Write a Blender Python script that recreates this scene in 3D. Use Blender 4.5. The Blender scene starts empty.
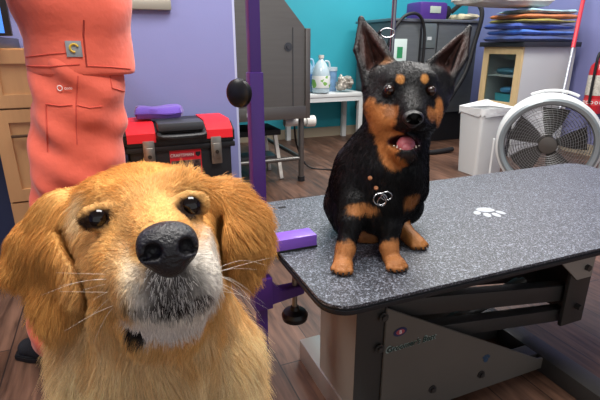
import bpy, bmesh, math, random
import numpy as np
from mathutils import Vector, Matrix, kdtree
random.seed(7); rng = np.random.default_rng(7)
sc = bpy.context.scene
COL = sc.collection
PI = math.pi
# ------------------------------------------------------------------ camera
F, HC, PITCH = 455.0, 0.93, math.radians(18.6)
cs, sn = math.cos(PITCH), math.sin(PITCH)
cam = bpy.data.objects.new('camera', bpy.data.cameras.new('camera'))
COL.objects.link(cam); sc.camera = cam
cam.location = (0, 0, HC); cam.rotation_euler = (PI/2 - PITCH, 0, 0)
cam.data.sensor_width = 36; cam.data.lens = F/600*36; cam.data.clip_start = 0.02
def C(px, py, d):                     # a measured point of the photograph at distance d along the lens axis
    x, y = (px-300)/F*d, (py-200)/F*d
    return Vector((x, d*cs - y*sn, HC - d*sn - y*cs))
AZ = math.radians(22.5); ca, sa = math.cos(AZ), math.sin(AZ)
def R(a, b, z=0.0):                   # room axes: a along the back wall, b towards it
    return Vector((a*ca - b*sa, a*sa + b*ca, z))
# ------------------------------------------------------------------ materials
def lin(c):
    if isinstance(c, str):
        c = [int(c[i:i+2], 16)/255 for i in (0, 2, 4)]
    return tuple((v/12.92 if v <= .04045 else ((v+.055)/1.055)**2.4) for v in c)
MATS = {}
def mat(name, col, rough=.5, metal=0, bump=0, bscale=40, var=0, vscale=6, spec=.5, coat=0, stretch=(1,1,1), alpha=1, trans=0, emit=0, sheen=0, ior=1.45):
    if name in MATS: return MATS[name]
    m = bpy.data.materials.new(name); m.use_nodes = True; nt = m.node_tree; N = nt.nodes; L = nt.links
    b = N['Principled BSDF']; c = lin(col)
    b.inputs['Base Color'].default_value = (*c, 1); b.inputs['Roughness'].default_value = rough
    b.inputs['Metallic'].default_value = metal; b.inputs['Specular IOR Level'].default_value = spec
    b.inputs['Coat Weight'].default_value = coat; b.inputs['Transmission Weight'].default_value = trans
    b.inputs['Sheen Weight'].default_value = sheen; b.inputs['IOR'].default_value = ior
    if emit: b.inputs['Emission Color'].default_value = (*c, 1); b.inputs['Emission Strength'].default_value = emit
    tc = N.new('ShaderNodeTexCoord'); mp = N.new('ShaderNodeMapping'); mp.inputs['Scale'].default_value = stretch
    L.new(tc.outputs['Object'], mp.inputs['Vector'])
    if var:
        n = N.new('ShaderNodeTexNoise'); n.inputs['Scale'].default_value = vscale; n.inputs['Detail'].default_value = 5
        L.new(mp.outputs[0], n.inputs['Vector'])
        r = N.new('ShaderNodeValToRGB'); L.new(n.outputs['Fac'], r.inputs[0])
        r.color_ramp.elements[0].position = .3; r.color_ramp.elements[1].position = .7
        r.color_ramp.elements[0].color = (*[v*(1-var) for v in c], 1); r.color_ramp.elements[1].color = (*[min(1, v*(1+var)) for v in c], 1)
        L.new(r.outputs[0], b.inputs['Base Color'])
    if bump:
        n = N.new('ShaderNodeTexNoise'); n.inputs['Scale'].default_value = bscale; n.inputs['Detail'].default_value = 4
        L.new(mp.outputs[0], n.inputs['Vector'])
        bp = N.new('ShaderNodeBump'); bp.inputs['Strength'].default_value = bump; bp.inputs['Distance'].default_value = .01
        L.new(n.outputs['Fac'], bp.inputs['Height']); L.new(bp.outputs[0], b.inputs['Normal'])
    MATS[name] = m; return m
def attr_mat(name, rough=.5, spec=.4, bump=0, bscale=80, stretch=(1,1,1), sheen=0, trans=0):
    m = mat(name, (.5,.5,.5), rough=rough, spec=spec, bump=bump, bscale=bscale, stretch=stretch, sheen=sheen)
    nt = m.node_tree; a = nt.nodes.new('ShaderNodeAttribute'); a.attribute_name = 'Col'
    nt.links.new(a.outputs['Color'], nt.nodes['Principled BSDF'].inputs['Base Color'])
    return m
# ------------------------------------------------------------------ objects
def tag(o, label=None, cat=None, group=None, kind=None):
    if label: o['label'] = label
    if cat: o['category'] = cat
    if group: o['group'] = group
    if kind: o['kind'] = kind
    return o
def thing(name, label, cat, loc=(0,0,0), rz=0, group=None):
    o = bpy.data.objects.new(name, None); COL.objects.link(o); o.empty_display_size = .05
    o.location = loc; o.rotation_euler = (0, 0, rz)
    return tag(o, label, cat, group)
class MB:
    def __init__(s): s.bm = bmesh.new()
    def box(s, x0, x1, y0, y1, z0, z1, M=None, bev=0):
        b = bmesh.new(); bmesh.ops.create_cube(b, size=1)
        for v in b.verts: v.co = Vector(((x0+x1)/2+v.co.x*(x1-x0), (y0+y1)/2+v.co.y*(y1-y0), (z0+z1)/2+v.co.z*(z1-z0)))
        if bev: bmesh.ops.bevel(b, geom=b.edges[:], offset=bev, segments=2, profile=.6, affect='EDGES')
        s._merge(b, M); return s
    def _merge(s, b, M=None, smooth=None):
        if M is not None: bmesh.ops.transform(b, matrix=M, verts=b.verts[:])
        me = bpy.data.meshes.new('t'); b.to_mesh(me); b.free(); s.bm.from_mesh(me); bpy.data.meshes.remove(me)
    def bar(s, p, q, w, h=None, bev=0, up=(0,0,1)):       # box-section bar from p to q
        p, q = Vector(p), Vector(q); h = h or w; d = q-p; z = d.normalized(); u = Vector(up)
        if abs(z.dot(u)) > .98: u = Vector((0,1,0))
        x = u.cross(z).normalized(); y = z.cross(x)
        M = Matrix((x, y, z)).transposed().to_4x4(); M.translation = (p+q)/2
        return s.box(-w/2, w/2, -h/2, h/2, -d.length/2, d.length/2, M, bev)
    def cyl(s, p, q, r, r2=None, n=20, caps=True):
        p, q = Vector(p), Vector(q); d = q-p; b = bmesh.new()
        bmesh.ops.create_cone(b, cap_ends=caps, segments=n, radius1=r, radius2=r if r2 is None else r2, depth=d.length)
        M = d.to_track_quat('Z', 'Y').to_matrix().to_4x4(); M.translation = (p+q)/2
        s._merge(b, M); return s
    def tube(s, pts, r, n=10, closed=False, res=6):
        P = [Vector(p) for p in pts]
        if res > 1 and len(P) > 2:                          # Catmull-Rom
            Q = []; m = len(P)
            for i in range(m if closed else m-1):
                a, b, c, d = (P[(i-1) % m] if closed or i else P[0]), P[i], P[(i+1) % m], (P[(i+2) % m] if closed or i+2 < m else P[-1])
                for k in range(res):
                    t = k/res; Q.append(.5*((2*b)+(c-a)*t+(2*a-5*b+4*c-d)*t*t+(3*b-a-3*c+d)*t**3))
            if not closed: Q.append(P[-1])
            P = Q
        m = len(P); rings = []; nrm = None
        for i in range(m):
            t = (P[(i+1) % m]-P[i-1]) if closed else (P[min(i+1, m-1)]-P[max(i-1, 0)])
            t.normalize()
            if nrm is None: nrm = t.orthogonal().normalized()
            nrm = (nrm-t*nrm.dot(t)).normalized(); bi = t.cross(nrm)
            rr = r if not callable(r) else r(i/(m-1))
            rings.append([s.bm.verts.new(P[i]+nrm*(rr*math.cos(2*PI*k/n))+bi*(rr*math.sin(2*PI*k/n))) for k in range(n)])
        for i in range(m if closed else m-1):
            A, B = rings[i], rings[(i+1) % m]
            for k in range(n): s.bm.faces.new((A[k], A[(k+1) % n], B[(k+1) % n], B[k]))
        if not closed: s.bm.faces.new(rings[0][::-1]); s.bm.faces.new(rings[-1])
        return s
    def lathe(s, prof, M=None, n=32, loop=None):           # prof: (r, z); a profile off the axis closes on itself
        b = bmesh.new(); rings = []
        for r, z in prof:
            rings.append([b.verts.new((max(r, 1e-5)*math.cos(2*PI*k/n), max(r, 1e-5)*math.sin(2*PI*k/n), z)) for k in range(n)])
        if loop: rings.append(rings[0])
        for A, B in zip(rings, rings[1:]):
            for k in range(n): b.faces.new((A[k], A[(k+1) % n], B[(k+1) % n], B[k]))
        if not loop: b.faces.new(rings[0][::-1]); b.faces.new(rings[-1])
        s._merge(b, M); return s
    def prism(s, poly, t, M=None, bev=0):                   # polygon in xy, from z=0 to t
        b = bmesh.new(); vs = [b.verts.new((x, y, 0)) for x, y in poly]; f = b.faces.new(vs)
        g = bmesh.ops.extrude_face_region(b, geom=[f]); bmesh.ops.translate(b, vec=(0, 0, t), verts=[v for v in g['geom'] if isinstance(v, bmesh.types.BMVert)])
        bmesh.ops.recalc_face_normals(b, faces=b.faces[:])
        if bev: bmesh.ops.bevel(b, geom=[e for e in b.edges], offset=bev, segments=2, affect='EDGES')
        s._merge(b, M); return s
    def build(s, name, m, parent=None, smooth=True, loc=None, rz=None):
        bmesh.ops.recalc_face_normals(s.bm, faces=s.bm.faces[:])
        me = bpy.data.meshes.new(name); s.bm.to_mesh(me); s.bm.free()
        me.materials.append(m)
        o = bpy.data.objects.new(name, me); COL.objects.link(o)
        if parent: o.parent = parent
        if loc is not None: o.location = loc
        if rz is not None: o.rotation_euler = (0, 0, rz)
        if smooth:
            for p in me.polygons: p.use_smooth = True
            try: me.set_sharp_from_angle(angle=math.radians(35))
            except Exception: pass
        return o
def text_mesh(name, txt, size, m, parent, M, depth=.0004, align='CENTER', shear=0):
    cu = bpy.data.curves.new('t', 'FONT'); cu.body = txt; cu.size = size; cu.extrude = depth; cu.align_x = align; cu.align_y = 'CENTER'; cu.shear = shear
    t = bpy.data.objects.new('t', cu); COL.objects.link(t)
    dg = bpy.context.evaluated_depsgraph_get(); me = bpy.data.meshes.new_from_object(t.evaluated_get(dg))
    bpy.data.objects.remove(t); me.transform(M); me.materials.clear(); me.materials.append(m); me.name = name
    o = bpy.data.objects.new(name, me); COL.objects.link(o); o.parent = parent
    return o
def rrect(x0, x1, y0, y1, r, n=5):
    out = []
    for cx, cy, a0 in ((x1-r, y1-r, 0), (x0+r, y1-r, 90), (x0+r, y0+r, 180), (x1-r, y0+r, 270)):
        for k in range(n+1):
            a = math.radians(a0+90*k/n); out.append((cx+r*math.cos(a), cy+r*math.sin(a)))
    return out
# ------------------------------------------------------------------ implicit surfaces (continuous bodies)
class Field:
    def __init__(s, lo, hi, h):
        s.lo = np.array(lo, float); s.h = h; s.n = np.ceil((np.array(hi)-s.lo)/h).astype(int)+1
        s.V = np.full(s.n, .05, np.float32)
    def sub(s, lo, hi):
        i0 = np.clip(np.floor((np.array(lo)-s.lo)/s.h).astype(int), 0, s.n-1); i1 = np.clip(np.ceil((np.array(hi)-s.lo)/s.h).astype(int)+1, 1, s.n)
        g = [(s.lo[a]+s.h*np.arange(i0[a], i1[a])).astype(np.float32) for a in range(3)]
        X, Y, Z = np.meshgrid(*g, indexing='ij', sparse=True)
        return tuple(slice(i0[a], i1[a]) for a in range(3)), X, Y, Z
    def put(s, sl, d, k, cut=False):
        v = s.V[sl]
        if d.size == 0: return
        if cut:
            d = -d; h = np.clip(.5+.5*(d-v)/k, 0, 1); s.V[sl] = v*(1-h)+d*h+k*h*(1-h)
        else:
            h = np.clip(.5+.5*(v-d)/k, 0, 1); s.V[sl] = v*(1-h)+d*h-k*h*(1-h)
    def cap(s, a, b, ra, rb=None, k=.02, cut=False):
        rb = ra if rb is None else rb; a = np.array(a, float); b = np.array(b, float); m = max(ra, rb)+k+.02
        sl, X, Y, Z = s.sub(np.minimum(a, b)-m, np.maximum(a, b)+m); ab = b-a; L2 = max(float(ab@ab), 1e-9)
        t = np.clip(((X-a[0])*ab[0]+(Y-a[1])*ab[1]+(Z-a[2])*ab[2])/L2, 0, 1)
        d = np.sqrt((X-a[0]-t*ab[0])**2+(Y-a[1]-t*ab[1])**2+(Z-a[2]-t*ab[2])**2)-(ra+(rb-ra)*t)
        s.put(sl, d, k, cut)
    def path(s, pts, k=.02):                                # pts: (point, radius)
        for (p, r), (q, r2) in zip(pts, pts[1:]): s.cap(p, q, r, r2, k)
    def ell(s, c, rad, M=None, k=.02, cut=False):           # M: rows are the three axes
        c = np.array(c, float); rad = np.array(rad, float); m = rad.max()+k+.02
        sl, X, Y, Z = s.sub(c-m, c+m); x, y, z = X-c[0], Y-c[1], Z-c[2]
        if M is not None:
            M = np.array(M, float); x, y, z = [M[i,0]*x+M[i,1]*y+M[i,2]*z for i in range(3)]
        q = np.sqrt((x/rad[0])**2+(y/rad[1])**2+(z/rad[2])**2); g = np.sqrt((x/rad[0]**2)**2+(y/rad[1]**2)**2+(z/rad[2]**2)**2)+1e-6
        s.put(sl, q*(q-1)/g, k, cut)
    def tri(s, A, B, Cc, th, k=.004, cut=False):                       # thick triangle
        A, B, Cc = [np.array(v, float) for v in (A, B, Cc)]; m = th+k+.01
        sl, X, Y, Z = s.sub(np.minimum(np.minimum(A, B), Cc)-m, np.maximum(np.maximum(A, B), Cc)+m)
        P = np.stack(np.broadcast_arrays(X, Y, Z), -1).astype(np.float32)
        n = np.cross(B-A, Cc-A); n /= np.linalg.norm(n)
        def seg(a, b):
            t = np.clip(((P-a)@(b-a))/((b-a)@(b-a)), 0, 1); return np.linalg.norm(P-a-t[..., None]*(b-a), axis=-1)
        def side(a, b): return ((P-a)@np.cross(n, b-a)) >= 0
        ins = side(A, B) & side(B, Cc) & side(Cc, A)
        d = np.where(ins, np.abs((P-A)@n), np.minimum(np.minimum(seg(A, B), seg(B, Cc)), seg(Cc, A)))-th
        s.put(sl, d.astype(np.float32), k, cut)
    def noise(s, amp, fn): 
        g = [(s.lo[a]+s.h*np.arange(s.n[a])).astype(np.float32) for a in range(3)]
        X, Y, Z = np.meshgrid(*g, indexing='ij', sparse=True); s.V += (amp*fn(X, Y, Z)).astype(np.float32)
    def mesh(s):
        V = s.V; ins = V < 0; n = s.n
        c = np.zeros(n-1, np.int8)
        for i in (0,1):
            for j in (0,1):
                for k in (0,1): c += ins[i:n[0]-1+i, j:n[1]-1+j, k:n[2]-1+k]
        act = np.argwhere((c > 0) & (c < 8)); idx = np.full(n-1, -1, np.int32); idx[tuple(act.T)] = np.arange(len(act))
        pos = np.zeros((len(act), 3)); cnt = np.zeros(len(act))
        cor = [(i,j,k) for i in (0,1) for j in (0,1) for k in (0,1)]
        for p in cor:
            for ax in range(3):
                if p[ax]: continue
                q = list(p); q[ax] = 1
                a = V[act[:,0]+p[0], act[:,1]+p[1], act[:,2]+p[2]]; b = V[act[:,0]+q[0], act[:,1]+q[1], act[:,2]+q[2]]
                m = (a < 0) != (b < 0); t = np.where(m, a/(np.where(m, a-b, 1)), 0)
                pt = np.array(p, float)[None]+0*pos; pt[:, ax] = t; pos += pt*m[:, None]; cnt += m
        pos = s.lo+s.h*(act+pos/cnt[:, None])
        F_ = []
        for ax in range(3):
            u, v = (ax+1) % 3, (ax+2) % 3
            sl0 = [slice(1, n[a]-1) for a in range(3)]; sl0[ax] = slice(0, n[ax]-1); sl1 = list(sl0); sl1[ax] = slice(1, n[ax])
            a, b = ins[tuple(sl0)], ins[tuple(sl1)]
            e = np.argwhere(a != b); base = e.copy(); base[:, u] += 1; base[:, v] += 1
            flip = a[tuple(e.T)]
            def cell(du, dv):
                q = base.copy(); q[:, u] -= du; q[:, v] -= dv; return idx[tuple(q.T)]
            Q = np.stack([cell(1,1), cell(0,1), cell(0,0), cell(1,0)], 1)
            Q[~flip] = Q[~flip][:, ::-1]; F_.append(Q)
        return pos, np.concatenate(F_)
def relax(P, Q, it=2, w=.5):
    for _ in range(it):
        S = np.zeros_like(P); n = np.zeros(len(P))
        for i in range(4):
            for j in ((i+1) % 4, (i-1) % 4): np.add.at(S, Q[:, i], P[Q[:, j]]); np.add.at(n, Q[:, i], 1)
        P = P*(1-w)+w*S/n[:, None]
    return P
def normals(P, Q):
    n = np.cross(P[Q[:,2]]-P[Q[:,0]], P[Q[:,3]]-P[Q[:,1]]); N = np.zeros_like(P)
    for i in range(4): np.add.at(N, Q[:, i], n)
    return N/(np.linalg.norm(N, axis=1)[:, None]+1e-12)
def np_obj(name, P, Q, m, parent=None, col=None, group=None):
    me = bpy.data.meshes.new(name); me.vertices.add(len(P)); me.vertices.foreach_set('co', P.astype(np.float32).ravel())
    me.loops.add(Q.size); me.loops.foreach_set('vertex_index', Q.astype(np.int32).ravel())
    me.polygons.add(len(Q)); me.polygons.foreach_set('loop_start', np.arange(0, Q.size, Q.shape[1], dtype=np.int32))
    me.update(calc_edges=True); me.polygons.foreach_set('use_smooth', np.ones(len(Q), bool)); me.materials.append(m)
    if col is not None:
        at = me.attributes.new('Col', 'FLOAT_COLOR', 'POINT'); at.data.foreach_set('color', np.c_[col, np.ones(len(P))].astype(np.float32).ravel())
    o = bpy.data.objects.new(name, me); COL.objects.link(o)
    if parent: o.parent = parent
    return o
def vnoise(P, scale, seed=0):                              # smooth value noise in [-1,1]
    p = P*scale+seed*17.3; i = np.floor(p).astype(np.int64); f = p-i; f = f*f*(3-2*f); out = 0
    for dx in (0,1):
        for dy in (0,1):
            for dz in (0,1):
                h = ((i[:,0]+dx)*73856093) ^ ((i[:,1]+dy)*19349663) ^ ((i[:,2]+dz)*83492791) ^ (seed*2654435)
                h = (h*1103515245+12345) & 0x7fffffff; h = ((h >> 7) & 0xffff)/32767.5-1
                w = (f[:,0] if dx else 1-f[:,0])*(f[:,1] if dy else 1-f[:,1])*(f[:,2] if dz else 1-f[:,2]); out = out+h*w
    return out
def blobs(P, base, lst, amp=.25, sc_=60):                  # coat markings: soft ellipsoidal patches in the body's own space
    c = np.tile(np.array(lin(base)), (len(P), 1)); nz = vnoise(P, sc_, 3)*amp+vnoise(P, sc_*3, 5)*amp*.5
    for cen, rad, colr, soft in lst:
        rad = np.array(rad if hasattr(rad, '__len__') else (rad,)*3); q = np.linalg.norm((P-np.array(cen))/rad, axis=1)+nz
        w = np.clip((1+soft/2-q)/soft, 0, 1)[:, None]; w = w*w*(3-2*w); c = c*(1-w)+np.array(lin(colr))*w
    return c
def fur(name, P, Q, count, colfn, lenfn, dirfn, m, parent, rad=.00035, npt=6, clump=.6, nclump=3000, wfn=None, jit=.35):
    A = np.linalg.norm(np.cross(P[Q[:,2]]-P[Q[:,0]], P[Q[:,3]]-P[Q[:,1]]), axis=1)/2
    cen = P[Q].mean(1)
    if wfn is not None: A = A*wfn(cen)
    N = normals(P, Q)
    f = rng.choice(len(Q), count, p=A/A.sum()); u, v = rng.random((2, count, 1))
    q = Q[f]; root = (P[q[:,0]]*(1-u)+P[q[:,1]]*u)*(1-v)+(P[q[:,3]]*(1-u)+P[q[:,2]]*u)*v
    nn = N[q].mean(1); nn /= np.linalg.norm(nn, axis=1)[:, None]
    L = lenfn(root)*(.7+.5*rng.random(count)); D = dirfn(root, nn)
    D = D-nn*np.sum(D*nn, 1)[:, None]*.85; D /= np.linalg.norm(D, axis=1)[:, None]+1e-9
    wob = np.stack([vnoise(root, 28, s_) for s_ in (1,2,3)], 1)*.45+rng.normal(0, jit*.4, (count, 3))
    D = D+wob; D /= np.linalg.norm(D, axis=1)[:, None]
    lift = (.30+.22*vnoise(root, 45, 9)+.15*rng.random(count))[:, None]
    t = np.linspace(0, 1, npt)[None, :, None]
    pts = root[:, None]+(nn*lift*1.0)[:, None]*(L[:, None, None]*t*(1-.35*t))+D[:, None]*(L[:, None, None]*(t*.55+t*t*.45))
    pts[:, :, 2] -= (L[:, None]*t[0].T**2*.15)
    ci = rng.choice(count, nclump, replace=False); kd = kdtree.KDTree(nclump)
    for k_, i_ in enumerate(ci): kd.insert(root[i_], k_)
    kd.balance(); near = np.array([kd.find(r_)[1] for r_ in root.tolist()]); lead = ci[near]
    tip = pts[lead]; w = clump*t**1.3*(.5+.5*rng.random((count,1,1)))
    pts = pts*(1-w)+(tip+(root-root[lead])[:, None]*.25)*w
    cu = bpy.data.hair_curves.new(name); cu.add_curves([npt]*count)
    cu.position_data.foreach_set('vector', pts.astype(np.float32).ravel())
    r = (rad*(1-.75*t[0].T)).repeat(count, 0)
    ra = cu.attributes.get('radius') or cu.attributes.new('radius', 'FLOAT', 'POINT'); ra.data.foreach_set('value', r.astype(np.float32).ravel())
    col = colfn(root)*(1+.13*rng.normal(0, 1, (count, 1)))*(1+.12*vnoise(root, 90, 4))[:, None]
    col = np.clip(col, 0, 1); cc = np.repeat(col[:, None], npt, 1)
    at = cu.attributes.new('Col', 'FLOAT_COLOR', 'POINT'); at.data.foreach_set('color', np.concatenate([cc, np.ones((count, npt, 1))], 2).astype(np.float32).ravel())
    cu.materials.append(m)
    o = bpy.data.objects.new(name, cu); COL.objects.link(o); o.parent = parent
    return o
M_ = Matrix
def T(x, y, z): return Matrix.Translation((x, y, z))
def RX(a): return Matrix.Rotation(math.radians(a), 4, 'X')
def RY(a): return Matrix.Rotation(math.radians(a), 4, 'Y')
def RZ(a): return Matrix.Rotation(math.radians(a), 4, 'Z')
#@@ROOM
# ================================================================== the room
violet = mat('violet_wall_paint', '7c7fae', .55, var=.03, vscale=3, bump=.05, bscale=120)
teal = mat('teal_wall_paint', '2f9cad', .5, var=.03, vscale=3)
navy = mat('knee_space_shade', '303a5c', .5)  # dark tone for the shade below the countertop
def room_box(name, a0, a1, b0, b1, z0, z1, m, kind='structure', bev=0):
    o = MB().box(a0, a1, b0, b1, z0, z1, bev=bev).build(name, m, rz=AZ, smooth=False)
    if kind: o['kind'] = kind
    return o
# floor of wood-look planks
fm = bpy.data.materials.new('wood_plank_floor'); fm.use_nodes = True; nt = fm.node_tree; N = nt.nodes; L = nt.links; pb = N['Principled BSDF']
tc = N.new('ShaderNodeTexCoord'); mp = N.new('ShaderNodeMapping'); mp.inputs['Rotation'].default_value = (0, 0, PI/2); L.new(tc.outputs['Object'], mp.inputs[0])
br = N.new('ShaderNodeTexBrick'); L.new(mp.outputs[0], br.inputs['Vector']); br.offset = .37; br.squash = 1
for k_, v_ in (('Scale', 1), ('Mortar Size', .0022), ('Mortar Smooth', .2), ('Bias', 0), ('Brick Width', 1.1), ('Row Height', .13)): br.inputs[k_].default_value = v_
br.inputs['Color1'].default_value = (*lin('6f5344'), 1); br.inputs['Color2'].default_value = (*lin('533a2c'), 1); br.inputs['Mortar'].default_value = (*lin('2c211d'), 1)
mp2 = N.new('ShaderNodeMapping'); mp2.inputs['Scale'].default_value = (14, 1.6, 1); L.new(tc.outputs['Object'], mp2.inputs[0])
nz = N.new('ShaderNodeTexNoise'); nz.inputs['Scale'].default_value = 3; nz.inputs['Detail'].default_value = 8; nz.inputs['Distortion'].default_value = .6; L.new(mp2.outputs[0], nz.inputs['Vector'])
cr = N.new('ShaderNodeValToRGB'); cr.color_ramp.elements[0].position = .32; cr.color_ramp.elements[1].position = .7
cr.color_ramp.elements[0].color = (.42, .38, .36, 1); cr.color_ramp.elements[1].color = (1.35, 1.3, 1.27, 1); L.new(nz.outputs['Fac'], cr.inputs[0])
mx = N.new('ShaderNodeMix'); mx.data_type = 'RGBA'; mx.blend_type = 'MULTIPLY'; mx.inputs[0].default_value = 1
L.new(br.outputs['Color'], mx.inputs[6]); L.new(cr.outputs[0], mx.inputs[7]); L.new(mx.outputs[2], pb.inputs['Base Color'])
pb.inputs['Roughness'].default_value = .45
bp = N.new('ShaderNodeBump'); bp.inputs['Strength'].default_value = .15; bp.inputs['Distance'].default_value = .004; L.new(nz.outputs['Fac'], bp.inputs['Height']); L.new(bp.outputs[0], pb.inputs['Normal'])
room_box('floor', -3.2, 4.1, -2.5, 4.7, -.05, 0, fm)
room_box('ceiling', -3.2, 4.1, -2.5, 4.7, 2.6, 2.65, mat('ceiling_white', 'e8e8e6', .8))
room_box('wall_back', -3.2, 4.05, 4.49, 4.6, 0, 2.6, teal)
room_box('wall_right', 3.95, 4.06, -2.5, 4.49, 0, 2.6, violet)
room_box('wall_partition', -3.1, .653, 2.5, 2.62, 0, 2.6, violet)
room_box('wall_left', -3.2, -3.1, -2.5, 4.49, 0, 2.6, violet)
room_box('baseboard_back', .66, 3.95, 4.476, 4.49, 0, .1, mat('tan_baseboard', 'a79b86', .6))
room_box('baseboard_right', 3.936, 3.95, -2.5, 4.476, 0, .1, mat('tan_baseboard', 'a79b86', .6))
room_box('baseboard_partition', -3.1, .66, 2.486, 2.5, 0, .09, mat('grey_baseboard', '85858a', .6))
room_box('trim_1', .653, .665, 2.5, 2.62, 0, 2.6, mat('corner_bead', 'a9aecb', .5))
# ---------------------------------------------------------- counter and maple cabinet on the left
maple = mat('maple_veneer', 'c79a6a', .45, var=.09, vscale=3, stretch=(8, 8, .7), bump=.03)
maple_dark = mat('maple_gap', '5b4129', .6)
t = thing('base_cabinet', 'light maple base cabinet behind the person in coral scrubs', 'cabinet', R(-.387, 1.9), AZ)
MB().box(0, .42, .02, .58, .1, .925).build('carcass', maple, t, smooth=False)
MB().box(.02, .40, .06, .58, 0, .1).build('plinth', mat('plinth_black', '2a2624', .6), t, smooth=False)
def shaker(x0, x1, z0, z1, nm, hd):
    d = MB().box(x0, x1, .002, .02, z0, z1, bev=.002)
    d = d.build(nm, maple, t, smooth=False)
    q = MB(); w = .045                                     # raised frame around a sunk panel
    for b_ in ((x0, x0+w, z0, z1), (x1-w, x1, z0, z1), (x0+w, x1-w, z0, z0+w), (x0+w, x1-w, z1-w, z1)): q.box(b_[0], b_[1], -.005, .002, b_[2], b_[3])
    q.build('raised_frame', maple, d, smooth=False)
    MB().box(hd[0], hd[0]+.06, -.018, -.006, hd[1], hd[1]+.01, bev=.003).build('handle', mat('dark_pull', '5a4330', .4, metal=.3), d)
    return d
shaker(.004, .416, .725, .92, 'drawer', (.18, .80)); shaker(.004, .416, .38, .718, 'door', (.05, .62)); shaker(.004, .416, .105, .373, 'door', (.05, .3))
MB().box(-2.3, .05, -.03, .58, .925, .965, bev=.004).build('countertop', mat('black_speckled_laminate', '23252a', .35, var=.35, vscale=150), loc=R(-.387, 1.9), rz=AZ)
tag(bpy.data.objects['countertop'], 'dark speckled laminate countertop at the left edge behind the person', 'countertop')
nv = MB().box(-2.2, -.01, .0, .03, 0, .925).build('knee_shade_panel', navy, loc=R(-.387, 2.15), rz=AZ, smooth=False)  # sheet added to paint the shaded knee space
tag(nv, 'dark navy sheet standing in for shade under the countertop left of the maple cabinet', 'panel')
t = thing('monitor', 'black framed monitor with a blue screen on the countertop at the left edge', 'monitor', R(-.555, 2.1, .965), AZ)
MB().box(-.25, .25, 0, .03, .004, .34, bev=.004).build('casing', mat('monitor_black', '17171a', .4), t)
MB().box(-.228, .228, -.002, .001, .014, .325).build('screen', mat('blue_screen', '3f78d8', .3, emit=.7), t, smooth=False)
MB().box(-.1, .1, -.05, .12, 0, .01, bev=.003).box(-.03, .03, .03, .05, 0, .2).build('stand', mat('monitor_black', '17171a', .4), t)
# ---------------------------------------------------------- framed picture
t = thing('framed_picture', 'silver framed picture hanging on the violet wall beside the person', 'picture', R(0, 2.5, 1.1), AZ)
fr = MB()
for b_ in ((-.35, .342, 0, .05), (-.35, .342, .45, .5), (-.35, -.30, .05, .45), (.292, .342, .05, .45)): fr.box(b_[0], b_[1], -.03, -.002, b_[2], b_[3], bev=.006)
fr.build('frame', mat('champagne_frame', 'aaa395', .35, metal=.7), t)
MB().box(-.30, .292, -.012, -.002, .05, .45).build('print', mat('grey_print', '6d6a66', .5, var=.4, vscale=5), t, smooth=False)
# ---------------------------------------------------------- rolling tool box
blk = mat('black_plastic', '1c1d20', .42, bump=.1, bscale=300)
dgrey = mat('charcoal_plastic', '393c40', .4, bump=.06, bscale=300)
redp = mat('red_plastic', 'd8202a', .38)
steel = mat('latch_steel', 'a8a49c', .3, metal=.9)
t = thing('tool_box', 'tall black plastic tool box with red lid corners against the violet wall', 'tool box', R(.292, 2.29), AZ)
bd = MB().box(-.235, .235, -.15, .15, .03, .50, bev=.02).build('body', blk, t)
MB().box(-.25, .25, -.165, .16, .475, .5, bev=.006).build('rim', blk, t)
lid = MB().prism([(-.165, .5), (.16, .5), (.16, .565), (.11, .595), (-.10, .595), (-.165, .56)], .5, Matrix(((0,0,1,-.25),(1,0,0,0),(0,1,0,0),(0,0,0,1))), bev=.008).build('lid', blk, t)
for s_ in (-1, 1):
    x0, x1 = sorted((s_*.115, s_*.238))
    MB().prism([(-.171, .522), (-.168, .562), (-.102, .601), (.10, .601), (.10, .59), (-.1, .59), (-.16, .55), (-.16, .522)], x1-x0, Matrix(((0,0,1,x0),(1,0,0,0),(0,1,0,0),(0,0,0,1)))).build('lid_corner', redp, lid)['label'] = 'red lid corner panel'
MB().box(-.105, .105, -.18, -.06, .567, .606, bev=.012).build('handle_plate', dgrey, t)
MB().tube([(-.10, -.17, .555), (-.085, -.195, .545), (.085, -.195, .545), (.10, -.17, .555)], .013, res=3).build('carry_handle', blk, t)
for x in (-.15, .155):
    la = MB().box(x-.025, x+.025, -.178, -.166, .40, .53, bev=.004).box(x-.018, x+.018, -.186, -.176, .43, .50, bev=.004).build('latch', steel, t)
    MB().cyl((x, -.19, .46), (x, -.184, .46), .009).build('latch_eye', mat('latch_dark', '4a4742', .4, metal=.8), la)
lb = MB().box(-.06, .085, -.154, -.149, .33, .475).build('label', mat('red_label', 'cf2330', .4), t, smooth=False); lb['label'] = 'red paper label with the maker name'
MX = Matrix(((1,0,0,0),(0,0,-1,0),(0,1,0,0),(0,0,0,1)))     # xy text plane -> facing -y
MB().box(-.056, .05, -.1550, -.154, .438, .462).build('name_band', mat('label_band', '9f3540', .4), lb, smooth=False)
text_mesh('lettering', 'CRAFTSMAN', .019, mat('label_white', 'e8e0dd', .5), lb, T(-.004, -.1555, .450) @ MX)
MB().box(-.055, .08, -.1556, -.154, .345, .425).build('tool_photo', mat('label_photo', '54423f', .5, var=.9, vscale=60), lb, smooth=False)
MB().prism([(.058, .462), (.082, .462), (.082, .448), (.07, .438), (.058, .448)], .001, T(0, -.154, 0) @ MX).build('badge', blk, lb)
for s_ in (-1, 1): MB().cyl((s_*.20, .1, .05), (s_*.25, .1, .05), .05).build('wheel', dgrey, t)
for s_ in (-1, 1): MB().box(s_*.19-.03, s_*.19+.03, -.14, -.08, 0, .04, bev=.005).build('foot', blk, t)
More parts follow.
